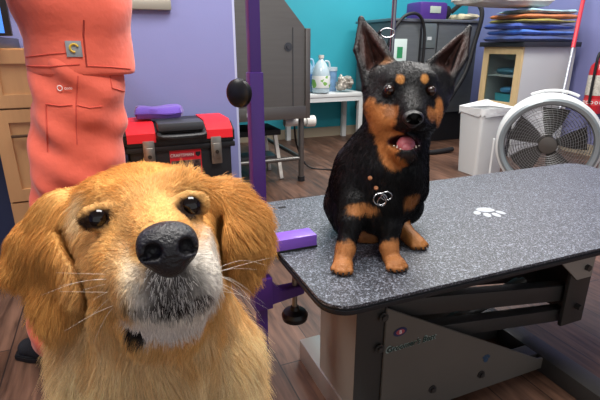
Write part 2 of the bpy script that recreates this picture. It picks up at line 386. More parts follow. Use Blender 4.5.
# lavender cloth on the tool box
def cloth_slab(x0, x1, y0, y1, z0, th, seed, nx=24, ny=12, wave=.006, edge=.5):
    mb = MB(); g = []
    r_ = random.Random(seed); ph = [r_.uniform(0, 6) for _ in range(6)]
    for j in range(ny+1):
        row = []
        for i in range(nx+1):
            u, v = i/nx, j/ny
            w = wave*(math.sin(5*u+ph[0]+2*v)+.6*math.sin(11*u+ph[1])*math.sin(4*v+ph[2])+.4*math.sin(17*v+ph[3]))
            ed = min(min(u, 1-u)*nx/2.5, min(v, 1-v)*ny/2.5, 1); ed = math.sqrt(max(0, 1-(1-ed)**2))
            row.append((x0+(x1-x0)*u+wave*math.sin(9*v+ph[4]), y0+(y1-y0)*v+wave*math.sin(7*u+ph[5]), w*.5, ed))
        g.append(row)
    top = [[mb.bm.verts.new((x, y, z0+th*.5+th*.5*e+w)) for x, y, w, e in r] for r in g]
    bot = [[mb.bm.verts.new((x, y, z0+th*.5-th*.5*e)) for x, y, w, e in r] for r in g]
    for j in range(ny):
        for i in range(nx):
            mb.bm.faces.new((top[j][i], top[j][i+1], top[j+1][i+1], top[j+1][i])); mb.bm.faces.new((bot[j][i], bot[j+1][i], bot[j+1][i+1], bot[j][i+1]))
    for i in range(nx):
        mb.bm.faces.new((top[0][i], bot[0][i], bot[0][i+1], top[0][i+1])); mb.bm.faces.new((top[ny][i], top[ny][i+1], bot[ny][i+1], bot[ny][i]))
    for j in range(ny):
        mb.bm.faces.new((top[j][0], top[j+1][0], bot[j+1][0], bot[j][0])); mb.bm.faces.new((top[j][nx], bot[j][nx], bot[j+1][nx], top[j+1][nx]))
    return mb
c = cloth_slab(-.16, .055, -.07, .07, .004, .055, 3, wave=.007).build('folded_cloth', mat('lavender_cloth', '5c40a0', .85, bump=.2, bscale=200, sheen=.3), loc=R(.272, 2.28, .605), rz=AZ-.05)
tag(c, 'folded violet cloth lying on the black tool box', 'cloth')
#@@TUB
# ---------------------------------------------------------- stainless wash tub on the left
ss = mat('brushed_stainless', '726f6c', .36, metal=.8, bump=.015, bscale=60, stretch=(1, 1, 14), var=.05, vscale=4)
ssd = mat('dark_stainless', '55565a', .35, metal=.85, bump=.04, bscale=50, stretch=(1, 1, 12))
t = thing('wash_tub', 'stainless steel dog wash tub on legs at the violet wall corner', 'wash tub', R(0, 2.93), AZ)
MB().prism([(.40, .46), (1.25, .46), (1.25, 1.05), (1.10, 1.22), (1.10, 1.60), (.40, 1.60)], .025, T(0, .0, 0) @ MX @ T(0, 0, -.025), bev=.004).build('side_panel', ss, t)
MB().box(1.25, 1.285, -.012, .03, .46, 1.045, bev=.003).build('corner_flange', ss, t)
MB().box(.40, 1.26, -.012, .0, .46, .545, bev=.003).build('apron', ss, t)
MB().box(1.16, 1.165, -.004, 0, .5, 1.05).build('panel_seam', ssd, t)
MB().box(.40, .43, .0, 1.3, .46, 1.6).build('end_panel', ss, t, smooth=False)
MB().box(1.25, 1.28, .03, 1.3, .46, 1.045).build('front_panel', ss, t, smooth=False)
MB().box(.43, 1.25, 1.27, 1.3, .46, 1.6).build('rear_panel', ss, t, smooth=False)
MB().box(.43, 1.25, .025, 1.27, .50, .55).build('basin_floor', ss, t, smooth=False)
MB().cyl((1.13, -.004, .93), (1.13, .0, .93), .028).cyl((1.13, -.012, .93), (1.13, -.003, .93), .014).build('bolt', ssd, t)
MB().box(.83, .93, -.0135, -.0115, .49, .515).build('data_plate', mat('plate_pale', 'c9c9c6', .4), t, smooth=False)
for (x, y) in ((1.235, .03), (.46, .03), (1.235, 1.25), (.46, 1.25)):
    lg = MB().cyl((x, y, .03), (x, y, .46), .02).build('leg', ss, t)
    MB().cyl((x, y, 0), (x, y, .035), .026).build('foot', mat('rubber_black', '17171a', .6), lg)
MB().cyl((.46, .03, .17), (1.235, .03, .17), .015).build('stretcher', ss, t)
MB().cyl((1.235, .03, .17), (1.235, 1.25, .17), .015).build('stretcher', ss, t)
t = thing('drain_pipe', 'white plastic drain pipe stub under the wash tub', 'pipe', R(1.3, 3.15, .40), AZ)
pv = mat('white_pvc', 'd9d6cf', .35)
MB().cyl((-.12, 0, 0), (.05, -.0, 0), .03).build('pipe', pv, t); MB().cyl((.05, 0, 0), (.12, 0, 0), .042).build('end_cap', pv, t)
# step stool beneath the tub
t = thing('step_stool', 'low step stool with dark tread and white legs under the wash tub', 'stool', R(.92, 3.2), AZ)
MB().box(-.20, .20, -.14, .16, .33, .37, bev=.006).build('tread', mat('rubber_black', '17171a', .6), t)
for s_ in (-1, 1):
    for y in (-.12, .13): MB().bar((s_*.16, y, .33), (s_*.20, y*1.1, 0.005), .025, .03).build('leg', pv, t)
MB().box(-.17, .17, -.13, .05, .16, .18, bev=.004).build('lower_tread', dgrey, t)
# cord on the floor
c = MB().tube([R(1.28, 3.2, .38), R(1.32, 3.25, .2), R(1.42, 3.25, .02), R(1.6, 3.1, .008), R(1.75, 2.9, .012), R(1.95, 2.95, .008), R(2.1, 3.05, .008)], .007).build('power_cord', mat('rubber_black', '17171a', .6))
tag(c, 'black cord lying on the wood floor beside the wash tub leg', 'cord')
# ---------------------------------------------------------- white side table with jugs
wp = mat('white_paint', 'd9dcdc', .4)
t = thing('side_table', 'small white side table with jugs on it against the teal wall', 'table', R(2.05, 4.26), AZ)
MB().box(-.38, .33, -.2, .2, .465, .50, bev=.005).build('tabletop', wp, t)
for (x, y) in ((.30, -.17), (-.35, -.17), (.30, .17), (-.35, .17)): MB().bar((x, y, 0), (x, y, .465), .045).build('leg', wp, t)
MB().box(-.35, .3, -.19, -.175, .42, .465).build('apron', wp, t, smooth=False)
def jug(name, label, loc, s, liquid, lab2):
    t = thing(name, label, 'jug', loc, AZ)
    MB().lathe([(.05*s, 0), (.075*s, .01*s), (.078*s, .15*s), (.07*s, .20*s), (.045*s, .25*s), (.02*s, .28*s), (.02*s, .295*s)], n=24).build('bottle', mat('clear_plastic_'+liquid, liquid, .15, spec=.6, var=.08, vscale=20), t)
    MB().tube([(.035*s, 0, .268*s), (.07*s, 0, .262*s), (.082*s, 0, .22*s), (.07*s, 0, .185*s)], .009*s, res=4).build('handle', mat('clear_plastic_'+liquid, liquid, .15), t)
    MB().cyl((0, 0, .292*s), (0, 0, .318*s), .024*s).build('cap', pv, t)
    MB().lathe([(.0795*s, .05*s), (.0805*s, .055*s), (.0805*s, .145*s), (.0795*s, .15*s)], n=24, loop=True).build('label', lab2, t)
    return t
m1 = mat('label_green_white', 'b9d2b0', .5)
nt = m1.node_tree; v_ = nt.nodes.new('ShaderNodeTexVoronoi'); v_.inputs['Scale'].default_value = 22; r_ = nt.nodes.new('ShaderNodeValToRGB')
r_.color_ramp.interpolation = 'CONSTANT'; r_.color_ramp.elements[0].color = (*lin('e6e9e6'), 1); r_.color_ramp.elements[1].color = (*lin('7fb55a'), 1); r_.color_ramp.elements[1].position = .55
e = r_.color_ramp.elements.new(.85); e.color = (*lin('b06a8a'), 1)
nt.links.new([n for n in nt.nodes if n.type == 'TEX_COORD'][0].outputs['Object'], v_.inputs['Vector']); nt.links.new(v_.outputs['Color'], r_.inputs[0]); nt.links.new(r_.outputs[0], nt.nodes['Principled BSDF'].inputs['Base Color'])
jug('cleaner_jug', 'clear gallon jug with a green and white label, frontmost on the side table', R(1.93, 4.13, .50), 1.12, 'b9cdd6', m1)
jug('water_jug', 'pale blue jug standing behind the green labelled jug', R(1.83, 4.30, .50), 1.18, '9fc3dc', mat('label_blue', '5c86c0', .5))
t = thing('squat_jar', 'squat blue tub with a pale lid beside the crumpled bag', 'jar', R(2.12, 4.32, .50), AZ)
MB().cyl((0, 0, 0), (0, 0, .2), .07, n=28).build('tub', mat('blue_tub', '6f93b8', .35, var=.2, vscale=20), t); MB().cyl((0, 0, .2), (0, 0, .235), .074, n=28).build('lid', mat('lid_pale', 'b7c6cf', .4), t)
fl = Field((-.16, -.16, -.02), (.16, .16, .25), .006)
for i in range(16): fl.cap((random.uniform(-.07, .07), random.uniform(-.06, .06), random.uniform(.035, .13)), (random.uniform(-.08, .08), random.uniform(-.06, .06), random.uniform(.04, .16)), .03, .018, k=.004)
P_, Q_ = fl.mesh(); P_[:, 2] = np.maximum(P_[:, 2], .001); P_ += .006*np.stack([vnoise(P_, 60, 4), vnoise(P_, 60, 5), vnoise(P_, 60, 6)], 1)
P_[:, 2] = np.maximum(P_[:, 2], .001)
o = np_obj('crumpled_bag', P_, Q_, mat('foil_bag', 'a39d94', .3, metal=.3, var=.7, vscale=25)); o.location = R(2.21, 4.15, .50)
tag(o, 'crumpled silvery bag on the right end of the white side table', 'bag')
# ---------------------------------------------------------- second tub behind the black dog
t = thing('grooming_tub', 'dark stainless tub cabinet behind the black and tan dog', 'wash tub', R(2.6, 3.75), AZ)
g2 = mat('grey_steel', '62676a', .38, metal=.25, bump=.03, bscale=40, stretch=(1, 1, 10), var=.08)
MB().box(-.16, .86, 0, .6, .30, 1.15, bev=.006).build('cabinet', g2, t)
MB().box(-.18, .88, -.03, .62, 1.15, 1.175, bev=.005).build('top', mat('top_steel', '8b9094', .3, metal=.7), t)
MB().box(.18, .34, -.012, 0, .92, 1.14, bev=.003).build('control_panel', mat('panel_light', '7f8a8c', .35, metal=.5), t)
MB().box(.24, .29, -.018, -.012, .99, 1.02).build('label', mat('label_plate', 'b9c0c2', .4), t, smooth=False)
MB().box(.165, .18, -.012, 0, .45, 1.14).box(.36, .37, -.006, 0, .45, 1.14).build('seam', ssd, t, smooth=False)
MB().box(-.12, .84, .05, .58, 0, .30).build('base', mat('tub_base_black', '1c1c20', .5), t, smooth=False)
s = thing('notice', 'white and green notice fixed to the dark tub behind the chrome rod', 'sign', R(2.55, 3.742, .80), AZ)
MB().box(-.075, .075, .0, .006, 0, .2, bev=.001).build('sheet', mat('notice_white', 'cfe0dc', .5), s); MB().box(-.03, .03, -.002, .0, .03, .13).build('green_block', mat('notice_green', '2f8a5a', .5), s, smooth=False)
# purple dryer and hoses
t = thing('pet_dryer', 'purple pet dryer with black nozzle on top of the dark tub', 'dryer', R(2.98, 3.95, 1.176), AZ)
pm = mat('purple_plastic', '4a2f7d', .35)
MB().box(-.17, .15, -.12, .12, .0, .16, bev=.03).build('housing', pm, t)
MB().box(-.06, .06, -.128, -.118, .06, .12, bev=.002).build('control_label', mat('dryer_label', 'a9b6a8', .4), t)
MB().cyl((.15, 0, .08), (.24, 0, .08), .07, .06).build('motor_end', blk, t)
hs = MB().tube([R(3.25, 3.93, 1.256), R(3.34, 3.8, 1.36), R(3.42, 3.69, 1.25), R(3.38, 3.7, .95), R(3.28, 3.66, .7), R(3.1, 3.6, .5), R(2.9, 3.55, .30), R(2.72, 3.5, .12), R(2.6, 3.3, .03), R(2.9, 3.3, .03)], .022, res=8).build('dryer_hose', mat('rubber_black', '17171a', .6))
tag(hs, 'thick black dryer hose looping from the purple dryer to the floor', 'hose')
hs = MB().tube([R(2.40, 3.72, .93), R(2.44, 3.69, 1.08), R(2.56, 3.69, 1.2), R(2.70, 3.69, 1.2), R(2.78, 3.70, 1.05), R(2.79, 3.71, .7), R(2.77, 3.70, .45)], .014, res=8).build('shower_hose', mat('rubber_black', '17171a', .6))
tag(hs, 'thin black shower hose hanging over the front of the dark tub', 'hose')
t = thing('blower', 'black blower on wheels on the floor behind the black dog', 'blower', R(2.42, 3.35), AZ)
MB().box(-.16, .2, -.1, .12, .06, .30, bev=.04).build('housing', blk, t)
for x in (-.1, .14):
    for y in (-.06, .08): MB().cyl((x-.012, y, .03), (x+.012, y, .03), .03).build('wheel', dgrey, t)
MB().tube([(-.1, 0, .29), (-.08, 0, .38), (.1, 0, .38), (.12, 0, .29)], .012, res=4).build('handle', blk, t)
#@@RIGHT
# ---------------------------------------------------------- waste bin
t = thing('waste_bin', 'white plastic waste bin with a liner between the tub and the drum fan', 'bin', R(2.50, 2.57), AZ)
bw = mat('bin_white', 'd4d6d6', .42)
def frust(x0, x1, y0, y1, z0, z1, gx, th=.004):            # open tapered box
    mb = MB(); b = mb.bm; ring = []
    for (z, g, inn) in ((z0, 0, 0), (z1, gx, 0), (z1, gx-th, 1), (z0+th, -th, 1)):
        ring.append([b.verts.new((x, y, z)) for x, y in rrect(x0-g, x1+g, y0-g, y1+g, .025, 4)])
    for A, B in zip(ring, ring[1:]):
        for k in range(len(A)): b.faces.new((A[k], A[(k+1) % len(A)], B[(k+1) % len(A)], B[k]))
    b.faces.new(ring[0][::-1]); b.faces.new(ring[-1]); return mb
frust(0, .26, 0, .2, 0, .49, .022).build('body', bw, t)
mb = MB(); b = mb.bm; rings = []
for (z, g) in ((.475, .026), (.497, .030), (.503, .022), (.495, .006)): rings.append([b.verts.new((x, y, z)) for x, y in rrect(-g, .26+g, -g, .2+g, .03, 4)])
for A, B in zip(rings, rings[1:]):
    for k in range(len(A)): b.faces.new((A[k], A[(k+1) % len(A)], B[(k+1) % len(A)], B[k]))
mb.build('rim', bw, t)
mb = MB(); b = mb.bm; P0 = rrect(-.03, .29, -.03, .23, .035, 6); rows = []
for lv in range(4):
    row = []
    for k, (x, y) in enumerate(P0):
        f_ = (1.0, 1.02, .96, .86)[lv]; z = (.455+.012*math.sin(k*2.1), .506, .502+.006*math.sin(k*3.3), .44)[lv]
        cx, cy = .13, .1; peak = .07*max(0, 1-abs(x-.2)/.13)*max(0, (y-.05)/.2) if lv in (1, 2) else 0
        row.append(b.verts.new((cx+(x-cx)*f_+.003*math.sin(k*5), cy+(y-cy)*f_, z+peak)))
    rows.append(row)
for A, B in zip(rows, rows[1:]):
    for k in range(len(A)): b.faces.new((A[k], A[(k+1) % len(A)], B[(k+1) % len(A)], B[k]))
mb.build('liner', mat('liner_white', 'e2e4e4', .35, bump=.6, bscale=25), t)['label'] = 'crumpled white bin liner'
# ---------------------------------------------------------- drum fan
FC = Vector(C(547.5, 145, 2.93)); fr_ = .302
t = thing('drum_fan', 'grey round drum fan with white housing behind the far corner of the grooming table', 'fan', (FC.x, FC.y, 0), math.radians(-24))
cz = FC.z; MF = T(0, 0, cz) @ RX(90)                        # local z -> facing -y
whh = mat('fan_white', 'd5d8d8', .4); fg = mat('fan_grey_ring', '899296', .35, metal=.3); fd = mat('fan_dark', '55514d', .4, metal=.3)
MB().lathe([(fr_*.97, .02), (fr_*1.02, .01), (fr_*1.035, -.01), (fr_*1.035, -.20), (fr_*1.0, -.215), (fr_*.985, -.2), (fr_*.985, 0)], MF, 56, loop=True).build('housing', whh, t)
MB().lathe([(fr_*.84, .0), (fr_*.86, .022), (fr_*.93, .03), (fr_*.975, .022), (fr_*.985, .0), (fr_*.975, -.01), (fr_*.85, -.01)], MF, 56, loop=True).build('front_ring', fg, t)
g = MB()
for k in range(14):
    r_ = fr_*(.24+.6*k/13)
    g.tube([MF @ Vector((r_*math.cos(a), r_*math.sin(a), .015*(1-k/16))) for a in [2*PI*i/40 for i in range(40)]], .0016, n=5, closed=True, res=1)
for k in range(48):
    a = 2*PI*k/48; a2 = a+.35
    g.tube([MF @ Vector((fr_*.2*math.cos(a), fr_*.2*math.sin(a), .017)), MF @ Vector((fr_*.55*math.cos(a+.2), fr_*.55*math.sin(a+.2), .012)), MF @ Vector((fr_*.86*math.cos(a2), fr_*.86*math.sin(a2), .004))], .0011, n=4, res=3)
g.build('grille', mat('grille_wire', '8f9090', .35, metal=.6), t)
MB().lathe([(fr_*.16, .0), (fr_*.19, .012), (fr_*.17, .026), (fr_*.08, .032), (0, .033)], MF, 32).build('centre_cap', fd, t)
bl = MB()
for k in range(5):
    a = 2*PI*k/5+.2; v = []
    for (rr, w0, w1) in ((.14, -.35, .45), (.45, -.42, .42), (.8, -.34, .36)):
        for (w, z) in ((w0, -.10), (w1, -.045)): v.append(bl.bm.verts.new(MF @ Vector((fr_*rr*math.cos(a+w), fr_*rr*math.sin(a+w), z))))
        
    for i in (0, 2): bl.bm.faces.new((v[i], v[i+1], v[i+3], v[i+2]))
ge = bmesh.ops.solidify(bl.bm, geom=bl.bm.faces[:], thickness=.003)
bl.lathe([(fr_*.16, -.12), (fr_*.17, -.03), (0, -.025)], MF, 24)
bl.build('blades', mat('blade_dark', '4a4744', .45), t)
bk = MB()
for k in range(16):
    r_ = fr_*(.1+.88*k/15); bk.tube([MF @ Vector((r_*math.cos(a), r_*math.sin(a), -.18)) for a in [2*PI*i/32 for i in range(32)]], .002, n=4, closed=True, res=1)
for k in range(24):
    a = 2*PI*k/24; bk.tube([MF @ Vector((0, 0, -.18)), MF @ Vector((fr_*.98*math.cos(a), fr_*.98*math.sin(a), -.18))], .0015, n=4)
bk.build('rear_grille', fd, t)
for s_ in (-1, 1):
    MB().prism([(-.03, 0), (.03, 0), (.03, .02), (.015, .03), (.012, cz), (-.012, cz), (-.015, .03), (-.03, .02)], .012, T(s_*(fr_*1.045+.006)-.006, .09, 0) @ Matrix(((0,0,1,0),(1,0,0,0),(0,1,0,0),(0,0,0,1)))).build('side_bracket', whh, t)
    MB().box(s_*fr_*.95-.03, s_*fr_*.95+.03, -.08, .26, 0, .018, bev=.005).build('foot', whh, t)
MB().box(-.3, .3, .075, .105, .0, .02).build('crossbar', whh, t)
MB().tube([MF @ Vector((fr_*1.03*math.cos(a), fr_*1.03*math.sin(a)+(.025 if 60 < math.degrees(a) < 120 else 0), -.09)) for a in [math.radians(x) for x in (64, 68, 76, 84, 90, 96, 104, 112, 116)]], .009, res=3).build('carry_handle', whh, t)
# ---------------------------------------------------------- glass-door cabinet with towels
t = thing('display_cabinet', 'white cabinet with a maple framed glass door below the folded towels', 'cabinet', R(3.237, 2.95), AZ)
MB().box(0, .60, 0, .02, 0, .93).build('side_panel', mat('cabinet_white', 'c6c8c9', .45), t, smooth=False)
cw = mat('cabinet_white', 'c6c8c9', .45)
MB().box(0, .60, .42, .44, 0, .93).build('side_panel', cw, t, smooth=False); MB().box(.58, .60, .02, .42, 0, .93).build('back_panel', cw, t, smooth=False)
MB().box(.0, .58, .02, .42, .40, .42).build('bottom_panel', cw, t, smooth=False); MB().box(.02, .58, .02, .42, .68, .695).build('shelf', cw, t, smooth=False)
MB().box(.01, .58, .02, .42, 0.0, .40).build('plinth', mat('plinth_dark', '26262c', .6), t, smooth=False)
lm = mat('pale_maple', 'd6bb8c', .45, var=.06, stretch=(6, 6, 1))
d_ = MB()
for b_ in ((0, .44, .41, .47), (0, .44, .87, .93), (0, .065, .47, .87), (.375, .44, .47, .87)): d_.box(-.02, -.001, b_[0], b_[1], b_[2], b_[3], bev=.002)
d_ = d_.build('door', lm, t, smooth=False)
MB().box(-.012, -.008, .06, .38, .465, .875).build('glass_pane', mat('clear_glass', 'dfeaea', .04, trans=1, ior=1.3), d_, smooth=False)
MB().box(-.05, .62, -.03, .47, .93, .97, bev=.004).build('countertop', mat('black_counter', '2b2c31', .35), t)
t2 = thing('storage_basket', 'turquoise plastic basket on the shelf behind the cabinet glass', 'basket', R(3.30, 3.03, .421), AZ)
frust(0, .2, 0, .24, 0, .11, .01).build('basket', mat('turquoise_plastic', '4fb9c9', .4), t2)
c = cloth_slab(.02, .17, .02, .21, 0, .05, 5, wave=.004).build('folded_cloth', mat('blue_cloth', '5fa6d8', .85), loc=R(3.31, 3.05, .535), rz=AZ); tag(c, 'light blue cloth lying in the turquoise basket', 'cloth')
c = cloth_slab(0, .2, 0, .3, 0, .06, 8, wave=.006).build('folded_cloth', mat('slate_cloth', '4d7f93', .85), loc=R(3.30, 3.0, .696), rz=AZ); tag(c, 'slate blue cloth on the upper shelf behind the cabinet glass', 'cloth')
tw = [('navy towel at the bottom of the folded towel stack', '1f3f86', 0, .04), ('bright blue towel low in the folded towel stack', '2f6fd0', .03, .035), ('royal blue towel above the bright blue one in the stack', '2b4fae', .0, .035),
      ('olive yellow towel under the orange towel in the stack', 'a59a2c', .05, .022), ('orange towel in the upper half of the towel stack', 'd97b3a', .04, .03), ('pale blue and white patterned towel near the top of the stack', '9fc9d6', .12, .028)]
z = .971; 
for i, (lb_, cc, off, th) in enumerate(tw):
    mt = mat('towel_'+cc, cc, .95, bump=.5, bscale=180, var=.25 if i != 5 else .5, vscale=12, sheen=.4)
    c = cloth_slab(-.10+off+.0*i, .56-.02*(i % 2), -.06+.01*(i % 3), .36, 0, th*1.15, 20+i, nx=36, ny=16, wave=.009).build('folded_towel', mt, loc=R(3.24, 2.99, z), rz=AZ)
    tag(c, lb_, 'towel', 'folded towels on the display cabinet'); z += th*1.15+.008
c = cloth_slab(-.52, .30, -.04, .30, 0, .09, 41, nx=40, wave=.022).build('crumpled_towel', mat('white_towel', 'c9c7c0', .95, bump=.5, bscale=120, var=.1), loc=R(3.20, 2.99, z+.006), rz=AZ+.1); tag(c, 'crumpled off-white towel on top of the towel stack', 'towel')
c = cloth_slab(-.20, .0, -.06, .20, 0, .05, 47, nx=30, wave=.014).build('crumpled_towel', mat('cream_towel', 'cfc6a8', .95, bump=.5, bscale=120, var=.12), loc=R(3.50, 3.86, 1.187), rz=AZ+.1); tag(c, 'cream towel heaped on the dark tub beside the purple dryer', 'towel')
# ---------------------------------------------------------- leaning pole
t = thing('mop_pole', 'red and grey mop pole leaning beside the towels against the violet wall', 'pole', (0,0,0), 0)
p0 = Vector(R(3.72, 2.62, .012)); p1 = Vector(R(3.93, 2.78, 1.55)); k_ = .52
pA, pB = Vector(C(559, 112, 3.56)), Vector(C(585, -8, 3.78)); dv = (pB-pA); 
foot_ = pA-dv*((pA.z-.012)/dv.z); top_ = pA+dv*((1.5-pA.z)/dv.z); mid_ = foot_.lerp(top_, .61)
MB().cyl(foot_, mid_, .013).build('lower_tube', mat('pole_grey', '9a9ca3', .35, metal=.4), t)['label'] = 'grey metal lower tube'
MB().cyl(mid_, top_, .016).build('grip_tube', mat('pole_red', 'c3323e', .4), t)['label'] = 'red grip tube'
# ---------------------------------------------------------- fire extinguisher
EX = R(3.86, 0, 0); q = Vector(C(611, 90, 3.95))
ea = 3.85; eb = (-q.x*sa+q.y*ca)
t = thing('fire_extinguisher', 'red fire extinguisher with white labels hanging on the violet wall at the right edge', 'fire extinguisher', R(ea, eb, .38), AZ)
rp = mat('extinguisher_red', 'c4222c', .3, coat=.3)
MB().lathe([(.05, 0), (.072, .01), (.075, .03), (.075, .36), (.068, .40), (.04, .435), (.02, .445), (.02, .47)], n=36).build('cylinder', rp, t)
MB().lathe([(.0762, .16), (.0768, .165), (.0768, .32), (.0762, .325)], n=36, loop=True).build('label', mat('extinguisher_label', 'c9c4b8', .5, var=.25, vscale=60), t)
bn = MB().lathe([(.0762, .075), (.0768, .08), (.0768, .125), (.0762, .13)], n=36, loop=True).build('band', mat('band_red', 'd9444a', .4), t)
w_ = MB()
for k in range(14):
    a = 2*PI*k/14; Mx = T(.0775*math.cos(a), .0775*math.sin(a), .102) @ RZ(math.degrees(a)) @ RY(90)
    w_.lathe([(.008, -.001), (.008, .0006), (.0135, .0006), (.0135, -.001)], Mx, 14, loop=True)
w_.build('band_rings', mat('ring_white', 'ece6e2', .4), bn)
MB().cyl((0, 0, .465), (0, 0, .50), .022).box(-.02, .07, -.012, .012, .50, .515, bev=.003).box(-.02, .09, -.01, .01, .53, .54, bev=.003).build('valve', mat('valve_dark', '2c2c30', .4, metal=.6), t)
MB().tube([(-.02, 0, .49), (-.07, -.02, .50), (-.098, -.03, .44), (-.098, -.03, .25), (-.094, -.03, .1)], .011, res=6).build('hose', mat('rubber_black', '17171a', .6), t)
MB().box(-.03, .08, .05, .07, .3, .34).box(.076, .096, -.03, .03, .2, .36).build('wall_bracket', mat('valve_dark', '2c2c30', .4), t, smooth=False)
#@@TABLE
# ================================================================== grooming table
TA = Vector((.053, .703, 0)); TZ = .485
# speckled rubber top
tm = bpy.data.materials.new('speckled_rubber_top'); tm.use_nodes = True; nt = tm.node_tree; N = nt.nodes; L = nt.links; pb = N['Principled BSDF']
tc = N.new('ShaderNodeTexCoord')
def spk(scale, lo, hi, col):
    n = N.new('ShaderNodeTexNoise'); n.inputs['Scale'].default_value = scale; n.inputs['Detail'].default_value = 2; n.inputs['Roughness'].default_value = .7; L.new(tc.outputs['Object'], n.inputs['Vector'])
    r = N.new('ShaderNodeValToRGB'); r.color_ramp.elements[0].position = lo; r.color_ramp.elements[1].position = hi; r.color_ramp.elements[0].color = (0,0,0,1); r.color_ramp.elements[1].color = (*col, 1); L.new(n.outputs['Fac'], r.inputs[0]); return r, n
r1, n1 = spk(230, .52, .68, lin('868c98')); r2, n2 = spk(520, .58, .70, lin('a9aeba'))
a1 = N.new('ShaderNodeMix'); a1.data_type = 'RGBA'; a1.blend_type = 'ADD'; a1.inputs[0].default_value = 1; L.new(r1.outputs[0], a1.inputs[6]); L.new(r2.outputs[0], a1.inputs[7])
a2 = N.new('ShaderNodeMix'); a2.data_type = 'RGBA'; a2.blend_type = 'ADD'; a2.inputs[0].default_value = 1; a2.inputs[6].default_value = (*lin('1e2128'), 1); L.new(a1.outputs[2], a2.inputs[7])
L.new(a2.outputs[2], pb.inputs['Base Color']); pb.inputs['Roughness'].default_value = .42; pb.inputs['Specular IOR Level'].default_value = .6
bp = N.new('ShaderNodeBump'); bp.inputs['Strength'].default_value = .6; bp.inputs['Distance'].default_value = .002; L.new(n1.outputs['Fac'], bp.inputs['Height']); L.new(bp.outputs[0], pb.inputs['Normal'])
tb = thing('grooming_table', 'large grooming table with black speckled top under the black and tan dog', 'table', (TA.x, TA.y, 0), AZ)
LX, LY = 1.40, .61
MB().prism(rrect(0, LX, 0, LY, .055, 8), .006, T(0, 0, TZ-.006)).build('tabletop', tm, tb)
MB().prism(rrect(-.002, LX+.002, -.002, LY+.002, .057, 8), .015, T(0, 0, TZ-.0215), bev=.004).build('edge_band', mat('edge_rubber', '15161a', .45, bump=.1, bscale=300), tb)
pale = mat('powder_grey', '9b958c', .4, metal=.2, var=.05); dk = mat('frame_charcoal', '3d3b39', .42, metal=.2, bump=.03, bscale=200); pan = mat('side_plate_grey', '68635c', .42, metal=.15, var=.06, vscale=5)
chan = mat('channel_grey', 'b0aaa4', .35, metal=.5)
# local coordinates of the column's front left corner
def loc2(X, Y): dx, dy = X-TA.x, Y-TA.y; return (dx*ca+dy*sa, -dx*sa+dy*ca)
cx, cy = loc2(.1287, .896)
MB().box(cx, cx+.075, cy, cy+.19, .07, TZ-.022).build('column', pale, tb, smooth=False)['label'] = 'pale grey lifting column'
MB().box(cx+.0, cx+.075, cy-.0015, cy, .07, TZ-.022).build('column_face', dk, tb, smooth=False)
pl_ = MB().prism([(cx+.075, .015), (cx+.66, .015), (cx+.66, .05), (cx+.62, .055), (cx+.075, .357)], .006, T(0, cy-.002, 0) @ MX, bev=.0015).build('side_plate', pan, tb, smooth=False); pl_['label'] = 'grey triangular side plate with an oval sticker'
MB().prism([(cx+.075, .015), (cx+.66, .015), (cx+.66, .05), (cx+.62, .055), (cx+.075, .357)], .006, T(0, cy+.19, 0) @ MX, bev=.0015).build('side_plate', pan, tb, smooth=False)
for (x, z) in ((cx+.068, .335), (cx+.062, .25), (cx+.235, .075), (cx+.4, .07)):
    MB().cyl((x, cy-.016, z), (x, cy-.004, z), .008, n=6).cyl((x, cy-.0105, z), (x, cy-.0080, z), .012).build('bolt', dk, tb)
# sticker and lettering on the side plate
ov = MB().lathe([(.019, -.0005), (.019, .0008)], T(cx+.117, cy-.0088, .283) @ RY(-6) @ RX(90) @ Matrix.Diagonal((1, .6, 1, 1)), 28).build('oval_sticker', mat('sticker_navy', '2b2f55', .4), pl_)
MB().lathe([(.012, 0), (.012, .0012)], T(cx+.117, cy-.009, .283) @ RX(90) @ Matrix.Diagonal((1, .6, 1, 1)), 24).build('sticker_centre', mat('sticker_red', 'a04a55', .4), ov)
text_mesh('lettering', 'B', .014, mat('ring_white', 'ece6e2', .4), ov, T(cx+.117, cy-.0106, .283) @ MX)
MT = T(cx+.152, cy-.0088, .240) @ RY(-1) @ MX
text_mesh('lettering', "Groomer's Best", .0225, mat('letter_halo', '8fa09a', .5), pl_, T(0, .0004, 0) @ MT @ Matrix.Diagonal((1.03, 1.25, 1, 1)), shear=.25)
text_mesh('lettering', "Groomer's Best", .0218, mat('letter_green', '1d3a34', .5), pl_, T(0, -.0006, 0) @ MT, shear=.25)
pw = MB()
for (x, z, r_) in ((0, 0, .008), (-.009, .009, .004), (-.003, .013, .004), (.004, .013, .004), (.010, .008, .004)): pw.lathe([(r_, 0), (r_, .0006)], T(cx+.41+x, cy-.0085, .115+z) @ RX(90), 12)
pw.build('paw_sticker', mat('paw_blue', '2d4a66', .5), pl_)
# floor frame
MB().box(cx-.005, cx+.065, cy-.25, cy+.33, 0, .07, bev=.003).build('foot_rail', chan, tb)['label'] = 'pale steel floor rail'
MB().box(cx+.64, cx+.71, cy-.20, cy+.33, 0, .055, bev=.003).build('foot_rail', dk, tb)
for y in (cy+.012, cy+.165): MB().box(cx+.075, cx+.64, y, y+.045, .01, .055, bev=.003).build('base_rail', dk, tb)
